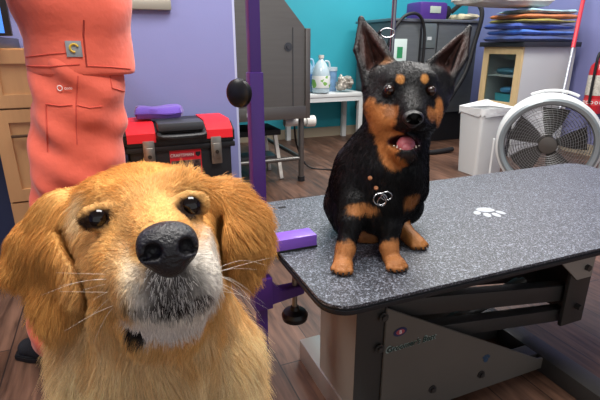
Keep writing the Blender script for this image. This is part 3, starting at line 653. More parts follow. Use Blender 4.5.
# lifting arms and the frame beneath the top
for y in (cy+.02, cy+.145):
    MB().bar((cx+.10, y+.018, .33), (cx+.74, y+.018, .235), .036, .05, bev=.003).build('lift_arm', dk, tb)
    MB().bar((cx+.10, y+.018, .245), (cx+.74, y+.018, .16), .036, .04, bev=.003).build('lift_arm', dk, tb)
MB().bar((cx+.38, cy+.04, .27), (cx+.38, cy+.165, .27), .03, .03).build('cross_tube', dk, tb)
MB().cyl((cx+.15, cy+.10, .12), (cx+.62, cy+.10, .25), .02).cyl((cx+.3, cy+.10, .16), (cx+.64, cy+.10, .256), .012).build('lift_ram', mat('ram_steel', '6b6965', .45, metal=.4), tb)
MB().box(cx+.70, cx+.79, cy+.0, cy+.012, .14, TZ-.022, bev=.003).box(cx+.70, cx+.79, cy+.17, cy+.182, .14, TZ-.022, bev=.003).box(cx+.78, cx+.79, cy+.012, cy+.17, .14, TZ-.022).build('end_bracket', dk, tb)
MB().prism([(cx+.58, TZ-.07), (cx+.78, TZ-.07), (cx+.78, TZ-.19), (cx+.72, TZ-.19)], .005, T(0, cy-.001, 0) @ MX).build('gusset', pale, tb, smooth=False)
for z in (.20, .33): MB().cyl((cx+.75, cy-.016, z), (cx+.75, cy+.0, z), .010, n=6).build('bolt', dk, tb)
for y in (cy-.04, cy+.2): MB().box(cx-.04, LX-.08, y, y+.04, TZ-.07, TZ-.022, bev=.003).build('top_rail', dk, tb)
for x in (cx-.04, cx+.5, LX-.12): MB().box(x, x+.04, cy-.04, cy+.24, TZ-.065, TZ-.022).build('top_crossbar', dk, tb, smooth=False)
# white paw print printed on the top
pm_ = MB(); wpaw = mat('paw_print_white', 'a5abb1', .5)
pc = C(488, 212, 1); dd = (TZ-HC)/(pc.z-HC); pc = C(488, 212, dd); px_, py_ = loc2(pc.x, pc.y)
for (x, y, rx, ry, rot) in ((0, -.018, .026, .019, 0), (-.034, .006, .010, .016, 25), (-.013, .024, .010, .017, 8), (.013, .024, .010, .017, -8), (.034, .006, .010, .016, -25)):
    pm_.lathe([(1, 0), (1, 1)], T(px_, py_, TZ+.0002) @ RZ(160) @ T(x, y, 0) @ RZ(rot) @ Matrix.Diagonal((rx, ry, .0004, 1)), 20)
pm_.build('paw_print', wpaw, tb)
# small hole in the top near the far edge
pc = C(282, 207.5, 1); dd = (TZ-HC)/(pc.z-HC); pc = C(282, 207.5, dd); hx, hy = loc2(pc.x, pc.y)
MB().prism(rrect(hx-.012, hx+.012, hy-.006, hy+.006, .005), .0006, T(0, 0, TZ+.0002)).build('slot', mat('slot_black', '08080a', .6), tb)
# ---------------------------------------------------------- grooming post and clamp
PX, PY = -.0914, .947
gp = thing('grooming_post', 'purple grooming post clamped to the left end of the grooming table', 'post', (PX, PY, 0), AZ)
pu = mat('purple_powder_coat', '42206f', .36, coat=.15, bump=.02, bscale=300)
ct = Vector(C(245.5, 72, .913)).z
MB().box(-.0145, .0145, -.0145, .0145, .345, ct, bev=.0025).build('sleeve', pu, gp)
MB().box(-.0115, .0115, -.0115, .0115, ct-.1, 1.42, bev=.002).build('upper_tube', pu, gp)
MB().box(-.0115, .0115, -.0115, .0115, .135, .35, bev=.002).build('lower_tube', pu, gp)
MB().bar((-.0115, 0, 1.41), (.52, 0, 1.41), .023, .023, bev=.002).build('overhead_arm', pu, gp)
lx = .132
MB().box(-.012, lx, -.024, .024, TZ+.0008, TZ+.032, bev=.002).build('clamp_jaw', mat('purple_reflect_tone', '7a50bd', .35, coat=.2), gp)['label'] = 'purple upper clamp jaw with reflected light in its colour'  # post purple brightened, reflection painted into the jaw colour
MB().box(.02, lx+.001, -.0245, .0245, TZ+.0004, TZ+.006).build('jaw_pad', blk, gp, smooth=False)
MB().box(-.022, .022, -.022, .022, .345, .425, bev=.003).prism([(.02, .350), (.105, .362), (.105, .384), (.045, .384), (.02, .415)], .03, T(0, .015, 0) @ MX, bev=.002).build('clamp_arm', pu, gp)
MB().cyl((.085, 0, .31), (.085, 0, TZ-.022), .0065).build('clamp_screw', mat('screw_zinc', '9c968e', .35, metal=.8), gp)
sc_ = MB().lathe([(.010, .285), (.020, .282), (.031, .290), (.033, .302), (.028, .310), (.012, .316), (.01, .325)], T(.085, 0, 0), 24).build('clamp_knob', mat('knob_black', '141416', .35), gp)
# side knob on the sleeve
kz = C(236, 91, .93).z; 
kd_ = MB().cyl((-.012, -.005, kz), (-.034, -.022, kz), .0055).build('knob_stem', pu, gp)
MB().lathe([(.012, -.006), (.024, -.004), (.0285, .004), (.027, .012), (.02, .017), (0, .018)], T(-.036, -.024, kz) @ Vector((-.022, -.017, 0)).to_track_quat('Z', 'Y').to_matrix().to_4x4(), 24).build('knob', mat('knob_black', '141416', .35), kd_)
# chrome grooming rod and loop
rd = Vector(C(393.5, 20, 1.045)); ch = mat('chrome', '98989b', .25, metal=1)
gl = thing('grooming_loop', 'chrome rod with a steel ring hanging between the ears of the black dog', 'restraint', (rd.x, rd.y, 0))
MB().cyl((0, 0, C(394, 62, 1.045).z), (0, 0, 1.40), .0055).build('rod', ch, gl)
MB().tube([(-.0145+.016*math.cos(a), -.012+.004*math.sin(a), C(394, 33, 1.045).z+.010*math.sin(a)) for a in [2*PI*i/16 for i in range(16)]], .0015, closed=True, res=2).build('ring', ch, gl)
MB().tube([(-.03, -.012, C(394, 31, 1.045).z), (-.038, -.01, C(394, 35, 1.045).z)], .004, res=1).build('clip', mat('clip_black', '1b1b1e', .4), gl)
a_end = R(0, 0, 0); 
#@@DOG
# ================================================================== black and tan dog
bd_ = thing('black_dog', 'black and tan dog with large upright ears sitting on the grooming table', 'dog', (C(385, 250, 1.0).x, C(385, 250, 1.0).y, TZ))
DO = np.array(bd_.location)
f = Field((-.06, .72, TZ-.01), (.50, 1.36, 1.03), .0026)
def c3(px, py, d): return np.array(C(px, py, d))
# trunk
f.path([(c3(383, 196, 1.02), .066), (c3(372, 190, 1.10), .074), (c3(366, 200, 1.20), .074), (c3(370, 208, 1.26), .06)], k=.02)
f.cap(c3(392, 178, 1.00), c3(378, 214, 1.01), .058, .046, k=.02)
f.cap(c3(357, 192, 1.03), c3(352, 186, 1.10), .048, .055, k=.025)
f.cap(c3(412, 190, 1.02), c3(402, 208, 1.05), .034, .03, k=.025)
# neck
f.cap(c3(404, 112, .985), c3(385, 170, 1.01), .052, .066, k=.03)
f.cap(c3(398, 135, .975), c3(392, 168, .975), .040, .038, k=.02)
# front legs
pL, pR = C(343, 268, .957), C(394, 266, .970)
zt = TZ
f.path([(c3(354, 205, 1.0), .034), (c3(350, 222, .985), .025), (c3(346, 248, .972), .0185), ((pL.x, pL.y+.012, zt+.018), .019)], k=.012)
f.path([(c3(393, 206, 1.01), .036), (c3(389, 226, .99), .025), (c3(389, 246, .983), .0175), ((pR.x-.004, pR.y+.015, zt+.018), .018)], k=.012)
def paw(f, P, yaw, s=1.0):
    P = np.array(P, float); fw = np.array((math.sin(yaw), -math.cos(yaw), 0)); sd = np.array((fw[1]*-1, fw[0], 0))
    f.ell(P+fw*.004*s+np.array((0, 0, .013*s)), (.021*s, .024*s, .014*s), [sd, fw, (0,0,1)], k=.006)
    for i, o_ in enumerate((-.0165, -.0055, .0055, .0165)):
        e_ = .026 if i in (1, 2) else .019
        f.cap(P+fw*.010*s+sd*o_*s*.85+np.array((0, 0, .0135*s)), P+fw*e_*s+sd*o_*s+np.array((0, 0, .0088*s)), .0072*s, .0076*s, k=.002)
paw(f, (pL.x, pL.y, zt), -.25, 1.0); paw(f, (pR.x, pR.y, zt), .12, 1.0)
pH = C(415, 246, 1); dd = (zt-HC)/(pH.z-HC); pH = C(415, 246, dd)
paw(f, (pH.x, pH.y, zt), .35, .95)
f.path([(c3(404, 205, 1.17), .05), ((pH.x-.035, pH.y+.10, zt+.075), .045), ((pH.x-.03, pH.y+.06, zt+.03), .024), ((pH.x-.008, pH.y+.01, zt+.017), .017)], k=.014)
# far-side haunch and hind foot on the left
f.path([(c3(350, 190, 1.18), .055), (c3(346, 205, 1.14), .052), (c3(348, 222, 1.12), .038)], k=.02)
hL = C(352, 240, 1); dd = (zt-HC)/(hL.z-HC); hL = C(352, 240, dd); f.cap((hL.x-.01, hL.y+.03, zt+.022), (hL.x+.02, hL.y-.01, zt+.016), .022, .017, k=.01)
f.cap(c3(362, 222, 1.18), c3(372, 232, 1.10), .04, .03, k=.02)
f.path([((.18, 1.27, zt+.04), .022), ((.24, 1.31, zt+.022), .014), ((.25, 1.26, zt+.012), .009)], k=.02)
f.cap(c3(384, 140, 1.02), c3(364, 168, 1.06), .058, .070, k=.03); f.cap(c3(404, 130, .99), c3(404, 172, 1.0), .05, .05, k=.03)
# head
CX_, CY_, CZ_ = np.array((1,0,0)), np.array((0, cs, -sn)), np.array((0, sn, cs))   # axes that follow the head's pitch
f.ell(c3(405, 92, .985), (.073, .076, .063), [CX_, CY_, CZ_], k=.012)
f.cap(c3(384, 108, .968), c3(391, 120, .958), .040, .040, k=.018); f.cap(c3(428, 107, .968), c3(424, 118, .958), .034, .034, k=.018)
f.cap(c3(411, 102, .935), c3(412, 115, .884), .034, .0235, k=.014)
f.cap(c3(396, 122, .945), c3(405, 124, .90), .026, .0165, k=.010); f.cap(c3(425, 120, .943), c3(419, 123, .90), .024, .0165, k=.010)
f.cap(c3(392, 81, .940), c3(401, 79, .93), .014, .013, k=.012); f.cap(c3(430, 80, .940), c3(423, 78, .93), .014, .013, k=.012)
f.path([(c3(401, 136, .972), .040), (c3(404, 148, .935), .030), (c3(406, 154, .907), .0205)], k=.012)     # lower jaw
f.ell(c3(405.5, 140, .882), (.037, .060, .0175), [CX_, np.array((0, cs*.95, -.31)), CZ_], k=.004, cut=True)             # open mouth
f.cap(c3(404, 139, .895), c3(384.5, 130.5, .928), .0145, .0055, k=.004, cut=True); f.cap(c3(408, 139, .895), c3(425.5, 131.5, .928), .0135, .0055, k=.004, cut=True)
for (x, y) in ((389.5, 90.5), (430.5, 91)): f.ell(c3(x, y, .919), (.0125, .012, .0105), k=.006, cut=True)
for (x, y) in ((389.5, 90.5), (430.5, 91)):
    for sg in (-1, 1): f.path([(c3(x+5.6*math.cos(a_), y-4.6*sg*math.sin(a_), .926), .0032) for a_ in [math.radians(t_) for t_ in (0, 35, 65, 90, 115, 145, 180)]], k=.004)
for a_, b_, r0, r1 in ((c3(367, 90, .985), c3(377, 104, .975), .010, .022), (c3(370, 80, .99), c3(382, 96, .98), .014, .024), (c3(449, 90, .985), c3(439, 102, .975), .010, .020), (c3(446, 82, .99), c3(434, 94, .98), .014, .022),
    (c3(386, 66, .995), c3(392, 76, .985), .012, .022), (c3(432, 66, .995), c3(424, 76, .985), .012, .022)): f.cap(a_, b_, r0, r1, k=.02)
# ears: folded triangles
def ear(tip, inn, out, mid, tipr):
    f.tri(tip, inn, mid, .0035, k=.008); f.tri(tip, mid, out, .0035, k=.008)
    f.cap(mid*.6+(inn+out)*.2, (inn+out)/2, .014, .015, k=.02)
    f.cap(inn, tip*.75+inn*.25, .006, .0045, k=.006); f.cap(out, tip*.7+out*.3, .006, .0045, k=.006)
EARS = ((c3(361, 19, 1.02), c3(392, 63, .985), c3(366, 86, .98), c3(375, 72, 1.04)), (c3(469, 28, 1.02), c3(429, 63, .985), c3(449, 87, .98), c3(440, 72, 1.04)))
for e_ in EARS: ear(*e_, 0)
f.tri(c3(361, 19, 1.02), c3(382, 40, 1.0), c3(392, 63, .985), .0035, k=.006); f.tri(c3(382, 40, 1.0), c3(394, 62, .985), c3(375, 72, 1.04), .0035, k=.006)
for a_, b_ in ((c3(366, 86, .98), c3(356, 50, 1.0)), (c3(356, 50, 1.0), c3(361, 19, 1.02)), (c3(449, 87, .98), c3(466, 58, 1.0)), (c3(466, 58, 1.0), c3(469, 28, 1.02))): f.cap(a_, b_, .005, .0045, k=.006)
for q_ in ((c3(366, 86, .98), c3(356, 50, 1.0), c3(370, 55, 1.03)), (c3(356, 50, 1.0), c3(361, 19, 1.02), c3(370, 55, 1.03)), (c3(449, 87, .98), c3(466, 58, 1.0), c3(452, 56, 1.03)), (c3(466, 58, 1.0), c3(469, 28, 1.02), c3(452, 56, 1.03))): f.tri(*q_, .0035, k=.006)
P_, Q_ = f.mesh(); P_ = relax(P_, Q_, 2, .4); P_[:, 2] = np.maximum(P_[:, 2], zt+.0006)
TAN, TAN2 = 'ad6f3b', '8a5730'
bl_ = [
 (c3(400, 79.5, .92), (.0085, .03, .0095), 'b27a3f', .5), (c3(423.5, 79, .92), (.0085, .03, .0095), 'b27a3f', .5),
 (c3(382, 120, .94), (.029, .06, .032), TAN, .35), (c3(371, 108, .965), (.013, .04, .022), TAN, .4), (c3(393, 112, .92), (.018, .03, .014), TAN2, .5),
 (c3(390, 142, .94), (.026, .05, .040), TAN, .35), (c3(396, 160, .93), (.022, .06, .018), TAN, .4),
 (c3(437, 112, .95), (.012, .05, .030), TAN, .4), (c3(427, 115, .925), (.018, .03, .016), TAN2, .5),
 (c3(412, 104, .90), (.019, .06, .030), '0c0b0b', .5), (c3(411, 92, .93), (.030, .04, .026), '0b0b0d', .5),
 (c3(405, 130, .89), (.030, .04, .008), '1b1412', .5), (c3(406, 155.5, .895), (.022, .03, .005), '2a1c18', .5), (c3(405, 142, .92), (.036, .045, .013), '33171a', .4),
 (c3(362, 211, .955), (.034, .05, .012), 'a06a3c', .4), (c3(409, 199, .985), (.022, .05, .020), '9a6438', .4),
 (c3(345, 260, .955), (.036, .05, .040), 'a0693c', .3), (c3(393, 259, .965), (.032, .05, .044), 'a0693c', .3), (np.array((pH.x-.006, pH.y+.02, zt+.018)), (.045, .06, .046), 'a56c38', .3),
 (c3(364, 240, 1.08), (.030, .08, .020), '97643a', .4),
]
colr = blobs(P_, '09090b', bl_, amp=.16, sc_=70)
# inner ear: short reddish hair on the side that faces forwards
Nn = normals(P_, Q_); cc = c3(0, 0, 0)
def inear(tip, inn, out, mid, colv, gain=1):
    ctr = (tip*.35+inn*.25+out*.25+mid*.15); ax = (tip-(inn+out)/2); Ln = np.linalg.norm(ax); ax = ax/Ln
    rel = P_-ctr; along = rel@ax; lat = np.linalg.norm(rel-along[:, None]*ax, axis=1)
    w = np.clip(1.15-np.sqrt((along/(Ln*.52))**2+(lat/.030)**2), 0, 1)*2; w = np.clip(w, 0, 1)*np.clip((-Nn[:, 1]-.1)*4, 0, 1)*(along > -Ln*.75)
    base = np.array(lin(colv)); v = base*(1+.35*vnoise(P_, 110, 8))[:, None]
    return w[:, None], v
for e_ in EARS:
    w, v = inear(*e_, '38221d'); colr = colr*(1-w)+v*w
for (p_, r_) in ((c3(386, 62, .98), .014), (c3(370, 88, .985), .012), (c3(449, 86, .985), .010)):
    q_ = np.linalg.norm(P_-p_, axis=1)/r_; w = np.clip(1.3-q_, 0, 1)[:, None]; colr = colr*(1-w)+np.array(lin('7d5533'))*w
dm = attr_mat('short_black_coat', rough=.45, spec=.3, bump=.3, bscale=260, stretch=(1, 1, .25))
body = np_obj('body', P_, Q_, dm, None, colr); body.parent = bd_; body.location = -Vector(bd_.location)
def rel(o): o.parent = bd_; o.location = -Vector(bd_.location); return o
# short coat hair over the whole dog
CTRH = c3(411, 118, .885)
ET = [e_[0] for e_ in EARS]
def dlen(p):
    k_ = np.ones(len(p))
    for e_ in EARS: k_ = np.where((np.linalg.norm(p-(e_[0]*.6+(e_[1]+e_[2])*.2), axis=1) < .062), .35, k_)
    return k_*dlen0(p)
def dlen0(p): return .0042+.0050*np.clip((zt+.36-p[:, 2])/.2, 0, 1)*np.clip((p[:, 2]-zt-.05)/.05, 0, 1)
def ddir(p, n):
    hd = p[:, 2] > .735; out = np.tile(np.array((-.15, .25, -1.0)), (len(p), 1)); a_ = p-CTRH; a_ /= np.linalg.norm(a_, axis=1)[:, None]+1e-9
    out[hd] = a_[hd]; return out
tree = kdtree.KDTree(len(P_))
for i_, v_ in enumerate(P_.tolist()): tree.insert(v_, i_)
tree.balance()
def near_col(tree, colr): return lambda p: colr[np.array([tree.find(x)[1] for x in p.tolist()])]
EY = [c3(389.5, 90.5, .9255), c3(430.5, 91, .9255)]
def dw(p):
    w = np.ones(len(p))
    for e_ in EY: w *= (np.linalg.norm(p-e_, axis=1) > .0140)
    w *= (np.linalg.norm((p-c3(411, 119, .872))/np.array((1, 1, .8)), axis=1) > .023); w *= (np.linalg.norm((p-c3(408, 139, .90))/np.array((1.9, 1.8, 1)), axis=1) > .018)
    w *= p[:, 2] > zt+.006
    return w
hairb = attr_mat('short_hair', rough=.5, spec=.16)
h_ = fur('fur', P_, Q_, 80000, near_col(tree, colr), dlen, ddir, hairb, bd_, rad=.00028, npt=4, clump=.3, nclump=4000, wfn=dw, jit=.3); h_.location = -Vector(bd_.location)
# eyes, nose, mouth
eyeb = mat('dog_eye_brown', '241109', .08, spec=.6, coat=.4)
for e_ in EY:
    o = MB(); bb = bmesh.new(); bmesh.ops.create_uvsphere(bb, u_segments=28, v_segments=18, radius=.0112); o._merge(bb, T(*e_)); rel(o.build('eye', eyeb))
    ey = bpy.data.objects[-1] if False else None
nf = Field(np.array(CTRH)-.03, np.array(CTRH)+.03, .001); nc = c3(413, 118, .866)
nf.ell(nc, (.0205, .0155, .0150), k=.003); nf.ell(nc+np.array((0, .004, -.012)), (.009, .010, .008), k=.004)
for s_ in (-1, 1): nf.ell(nc+np.array((s_*.0105, -.0125, -.0015)), (.0042, .0065, .0036), k=.002, cut=True)
p2, q2 = nf.mesh(); o = np_obj('nose', p2, q2, mat('black_nose', '121213', .3, bump=.3, bscale=900, spec=.6)); rel(o)
tg = Field(c3(408, 140, .90)-.05, c3(408, 140, .90)+.05, .0015); tg.path([(c3(405, 143, .95), .019), (c3(406, 146, .915), .0175), (c3(406.5, 149, .900), .012)], k=.004)
tg.ell(c3(408, 138, .89), (.0012, .02, .004), k=.003, cut=True)
p2, q2 = tg.mesh(); rel(np_obj('tongue', p2, q2, mat('dog_tongue', 'a5585f', .35, bump=.2, bscale=500, spec=.5)))
def tooth(p, up, r_, h): rel(MB().cyl(p, p+Vector((0, 0, up*h)), r_, r_*.35, 8).build('tooth', mat('dog_teeth', 'cfc6b4', .3)))
for i in range(9):
    u = (i-4)/4; tooth(Vector(c3(406.5+u*12.5, 150.2-4.2*u*u, .892+.020*u*u)), 1, .0020, .0048 if i in (1, 7) else .0018)

for (P0, yaw, s_) in (((pL.x, pL.y, zt), -.25, 1), ((pR.x, pR.y, zt), .12, 1), ((pH.x, pH.y, zt), .35, .95)):
    fw = Vector((math.sin(yaw), -math.cos(yaw), 0)); sd = Vector((-fw.y, fw.x, 0))
    for i, o_ in enumerate((-.0165, -.0055, .0055, .0165)):
        e_ = .0325 if i in (1, 2) else .0255; b0 = Vector(P0)+fw*e_*s_+sd*o_*s_+Vector((0, 0, .0095)); rel(MB().cyl(b0, b0+fw*.006-Vector((0, 0, .0055)), .0022, .0008, 8).build('claw', mat('claw_dark', '1d1815', .35)))
# collar
cen_ = Vector(c3(390, 160, 1.005)); ax_ = (Vector(c3(404, 112, .985))-Vector(c3(385, 170, 1.01))).normalized(); ux = ax_.cross(Vector((0, 1, 0))).normalized(); uy = ax_.cross(ux)
clr = MB(); RR = .071
def ring_pt(a, rr=RR, off=0): 
    drop = -.036*max(0, -math.cos(a-math.radians(0)))      # unused sag
    v = ux*math.cos(a)*rr+uy*math.sin(a)*rr*1.0
    v = v+Vector((0, 0, -.030))*max(0, -v.normalized().y)
    return cen_+v+ax_*off
n_ = 64; vs = []
for i in range(n_):
    a = 2*PI*i/n_; vs.append([clr.bm.verts.new(ring_pt(a, RR+dr, of)) for (dr, of) in ((0, -.006), (.003, -.006), (.003, .006), (0, .006))])
for i in range(n_):
    A, B = vs[i], vs[(i+1) % n_]
    for k in range(4): clr.bm.faces.new((A[k], A[(k+1) % 4], B[(k+1) % 4], B[k]))
co = rel(clr.build('collar', mat('black_collar', '111114', .5)))
tagp = Vector(c3(380, 199, .932))
for (x, y) in ((370, 178), (376, 188)):
    p0 = Vector(c3(x, y, .942)); s_ = MB().lathe([(.0048, 0), (.0042, .0025), (.001, .0035)], T(*p0) @ RX(80), 16).build('stud', mat('copper_stud', 'c98a63', .3, metal=.8), co)
    s_['label'] = 'copper collar stud'
MB().tube([tagp+Vector((.0135*math.cos(a), -.002, .0125*math.sin(a))) for a in [2*PI*i/20 for i in range(20)]], .0017, closed=True, res=2).build('ring', ch, co)
MB().tube([tagp+Vector((.013+.011*math.cos(a), .001, .006+.009*math.sin(a))) for a in [2*PI*i/20 for i in range(20)]], .0014, closed=True, res=2).build('ring', ch, co)
MB().tube([tagp+Vector((.004, -.003, .01)), tagp+Vector((.012, -.004, -.004)), tagp+Vector((.005, -.004, -.014)), tagp+Vector((-.006, -.004, -.006)), tagp+Vector((.004, -.003, .01))], .0012, res=4).build('tag', ch, co)
#@@GOLD
# ================================================================== golden dog
gd = thing('golden_dog', 'large golden long haired dog with a white muzzle looking up in front', 'dog', (-.2, .55, 0))
f = Field((-.56, .18, -.01), (.06, 1.12, .90), .0042)
HF = np.array(C(167, 247, .31))-np.array(C(150, 238, .475)); HF /= np.linalg.norm(HF)
HR = np.array(C(191, 204, .388))-np.array(C(98, 217, .398)); HR -= HF*(HR@HF); HR /= np.linalg.norm(HR); HU = np.cross(HR, HF)
if HU[2] < 0: HU = -HU
f.ell(c3(149, 240, .488), (.074, .088, .075), [HR, HF, HU], k=.02)
f.ell(c3(148, 214, .452), (.056, .045, .048), [HR, HF, HU], k=.02)
f.cap(c3(104, 203, .428), c3(118, 202, .420), .020, .018, k=.02); f.cap(c3(188, 192, .424), c3(176, 194, .418), .019, .017, k=.02)
f.cap(c3(104, 256, .437), c3(116, 285, .42), .036, .032, k=.025); f.cap(c3(200, 246, .437), c3(194, 272, .42), .030, .028, k=.025)
f.cap(c3(147, 214, .415), c3(164, 240, .345), .030, .0215, k=.016)
f.cap(c3(132, 262, .395), c3(149, 284, .348), .032, .0255, k=.014); f.cap(c3(192, 254, .39), c3(188, 278, .348), .029, .0245, k=.014)
f.cap(c3(160, 300, .36), c3(178, 300, .36), .0245, .0235, k=.012)
f.cap(c3(166, 318, .385), c3(176, 322, .368), .022, .014, k=.010)
f.cap(c3(146, 318, .372), c3(140, 328, .37), .012, .009, k=.008)
f.cap(c3(165, 310, .42), c3(158, 365, .50), .040, .070, k=.04)
f.path([(c3(148, 262, .52), .088), (c3(150, 340, .54), .080), ((-.165, .48, .55), .088), ((-.17, .52, .44), .10)], k=.05)
f.cap((-.20, .475, .48), (-.150, .47, .48), .070, .062, k=.05)
# ears
def gear(top, bot, half, thick, nrm):
    top, bot = np.array(top), np.array(bot); ax = bot-top; Ln = np.linalg.norm(ax); ax /= Ln
    nr = np.array(nrm, float); nr -= ax*(nr@ax); nr /= np.linalg.norm(nr); sd = np.cross(ax, nr)
    c0 = top*.42+bot*.58
    f.ell(c0, (half, Ln*.56, thick), [sd, ax, nr], k=.012)
    f.cap(top, top*.7+bot*.3, .022, .026, k=.02)
    return c0
EL = gear(c3(64, 212, .445), c3(56, 320, .440), .034, .013, (-.25, -1, .1)); f.cap(c3(30, 245, .448), c3(16, 270, .448), .014, .013, k=.015); f.cap(c3(52, 218, .448), c3(30, 240, .448), .015, .015, k=.015)
ER = gear(c3(227, 203, .440), c3(242, 276, .440), .027, .012, (.25, -1, .1)); f.cap(c3(244, 222, .446), c3(260, 242, .448), .013, .010, k=.015)
CREASE = [[(63, 228), (69, 246), (80, 269), (88, 300), (84, 326)], [(219, 216), (218, 232), (219, 248), (222, 268), (230, 288)]]
for cr_ in CREASE:
    for (x, y), (x2, y2) in zip(cr_, cr_[1:]):
        A_, B_, C_, D_ = c3(x, y, .36), c3(x2, y2, .36), c3(x, y, .438), c3(x2, y2, .438)
        f.tri(A_, B_, C_, .0045, k=.004, cut=True); f.tri(B_, D_, C_, .0045, k=.004, cut=True)
# trunk, legs, tail
f.path([((-.185, .56, .45), .118), ((-.245, .68, .36), .145), ((-.30, .80, .235), .158)], k=.05)
f.path([((-.235, .45, .43), .062), ((-.25, .43, .25), .042), ((-.25, .43, .05), .034)], k=.03); f.path([((-.11, .46, .42), .052), ((-.095, .44, .25), .040), ((-.09, .43, .05), .034)], k=.03)
for x in (-.25, -.09): f.ell((x, .405, .024), (.036, .052, .024), k=.012)
f.path([((-.40, .78, .17), .085), ((-.43, .66, .12), .062), ((-.43, .66, .05), .03), ((-.42, .56, .026), .026)], k=.03); f.path([((-.215, .80, .16), .08), ((-.185, .66, .12), .055), ((-.18, .66, .05), .028), ((-.17, .58, .026), .025)], k=.03)
f.path([((-.34, .93, .10), .05), ((-.42, 1.0, .05), .042), ((-.49, 1.05, .04), .03)], k=.03)
eyesG = [c3(98.5, 218, .392), c3(190, 205.5, .384)]
for e_ in eyesG: f.ell(e_+HF*.004, (.0120, .016, .0090), [HR, HF, HU], k=.006, cut=True)
for e_ in eyesG:
    for sg in (-1, 1): f.path([(e_+HF*.0035+HR*.0122*math.cos(a_)+HU*sg*.0086*math.sin(a_), .0042 if sg > 0 else .0034) for a_ in [math.radians(t_) for t_ in (0, 30, 60, 90, 120, 150, 180)]], k=.005)
P_, Q_ = f.mesh(); P_ = relax(P_, Q_, 2, .4); P_[:, 2] = np.maximum(P_[:, 2], .001)
def frel(p): r = p-c3(167, 250, .32); return r@HR, r@HF, r@HU
G0, WHT = 'dba963', 'e2dbd0'
gbl = [(np.array((-.16, .36, .50)), (.22, .20, .17), 'f0d6a6', .8),
  (c3(150, 185, .45), (.07, .05, .035), 'd8994a', .9),
  (c3(100, 250, .42), (.045, .05, .04), 'dcab6c', .7), (c3(160, 222, .38), (.035, .05, .035), 'dba864', .7),
  (c3(86, 212, .42), (.010, .03, .018), 'e9cb9c', .7),
  (c3(45, 268, .44), (.05, .05, .08), 'cf9650', .6), (c3(240, 235, .44), (.045, .05, .07), 'd19a55', .6),
  (c3(200, 285, .36), (.026, .05, .042), WHT, .5), (c3(170, 300, .345), (.040, .04, .032), WHT, .6), (c3(138, 276, .36), (.018, .04, .026), 'dcc7a4', .7), (c3(124, 288, .36), (.018, .04, .03), 'd9b078', .6),
  (c3(169, 282, .33), (.021, .03, .024), '5a5450', .8), (c3(167, 303, .34), (.026, .02, .009), '2c2725', .7), (c3(200, 300, .34), (.008, .02, .008), '4a4340', .7),
  (c3(168, 322, .36), (.032, .04, .014), 'e4ddd4', .6),
  (c3(139, 329, .365), (.0085, .03, .0070), '1a1615', .5)]
for e_ in eyesG: gbl += [(e_, (.0185, .03, .0145), 'b98a50', .7), (e_, (.0142, .022, .0100), '23150d', .3)]
gcol = blobs(P_, G0, gbl, amp=.2, sc_=55)
sk = attr_mat('golden_coat_skin', rough=.7, spec=.2, bump=.4, bscale=150)
def grel(o): o.parent = gd; o.location = -Vector(gd.location); return o
grel(np_obj('body', P_, Q_, sk, None, gcol))
tree2 = kdtree.KDTree(len(P_))
for i_, v_ in enumerate(P_.tolist()): tree2.insert(v_, i_)
tree2.balance()
def glen(p):
    x, y, u = frel(p); d = np.linalg.norm(p-c3(167, 255, .33), axis=1)
    L_ = .0045+.13*np.clip(d-.035, 0, .10)                 # short by the nose, longer over the skull
    neck = np.clip((.68-p[:, 2])/.08, 0, 1); L_ = L_*(1-neck)+.036*neck
    for c_, r_ in ((EL, .075), (ER, .065)):
        w = np.clip(1.3-np.linalg.norm(p-c_, axis=1)/r_, 0, 1); L_ = L_*(1-w)+.016*w
    for e_ in eyesG: L_ *= np.clip((np.linalg.norm(p-e_, axis=1)-.010)/.03, .22, 1)
    L_ = np.where(p[:, 2] < .12, np.minimum(L_, .015), L_)
    return L_
NOS = c3(167, 246, .30)
CRP = [c3(x+(x2-x)*t_/4, y+(y2-y)*t_/4, .40) for cr_ in CREASE for (x, y), (x2, y2) in zip(cr_, cr_[1:]) for t_ in range(4)]
def crd(p):
    v = p-np.array((0, 0, HC)); dep = v[:, 1]*cs-v[:, 2]*sn; best = np.full(len(p), 9.)
    for q in CRP:
        u = (q-np.array((0, 0, HC))); u = u/(u[1]*cs-u[2]*sn); best = np.minimum(best, np.linalg.norm(v-u[None]*dep[:, None], axis=1))
    return best
_gl = glen
def glen(p):
    L_ = _gl(p); return L_*np.where((p[:, 1] < .50) & (p[:, 2] > .62), np.clip(.35+crd(p)/.028, .35, 1), 1)
def gdir(p, n):
    a_ = p-NOS; dist = np.linalg.norm(a_, axis=1)[:, None]; a_ = a_/dist
    dn = np.array((0, .15, -1.0))[None]; w = np.clip((dist-.11)/.10, 0, 1)
    out = a_*(1-w)+dn*w
    low = np.clip((.66-p[:, 2])/.06, 0, 1)[:, None]; out = out*(1-low)+np.array((0, -.05, -1.0))*low
    ax = np.array((-.25, 0, -1.0)); w = np.clip(1.4-np.linalg.norm(p-EL, axis=1)/.08, 0, 1)[:, None]; out = out*(1-w)+ax*w
    ax = np.array((.35, 0, -1.0)); w = np.clip(1.4-np.linalg.norm(p-ER, axis=1)/.07, 0, 1)[:, None]; out = out*(1-w)+ax*w
    x, y, u = frel(p); mz = np.clip((-u-.01)/.03, 0, 1)[:, None]*(dist < .12); out = out+mz*np.array((0, -.1, -.7))
    return out
NC = c3(168, 247, .312)
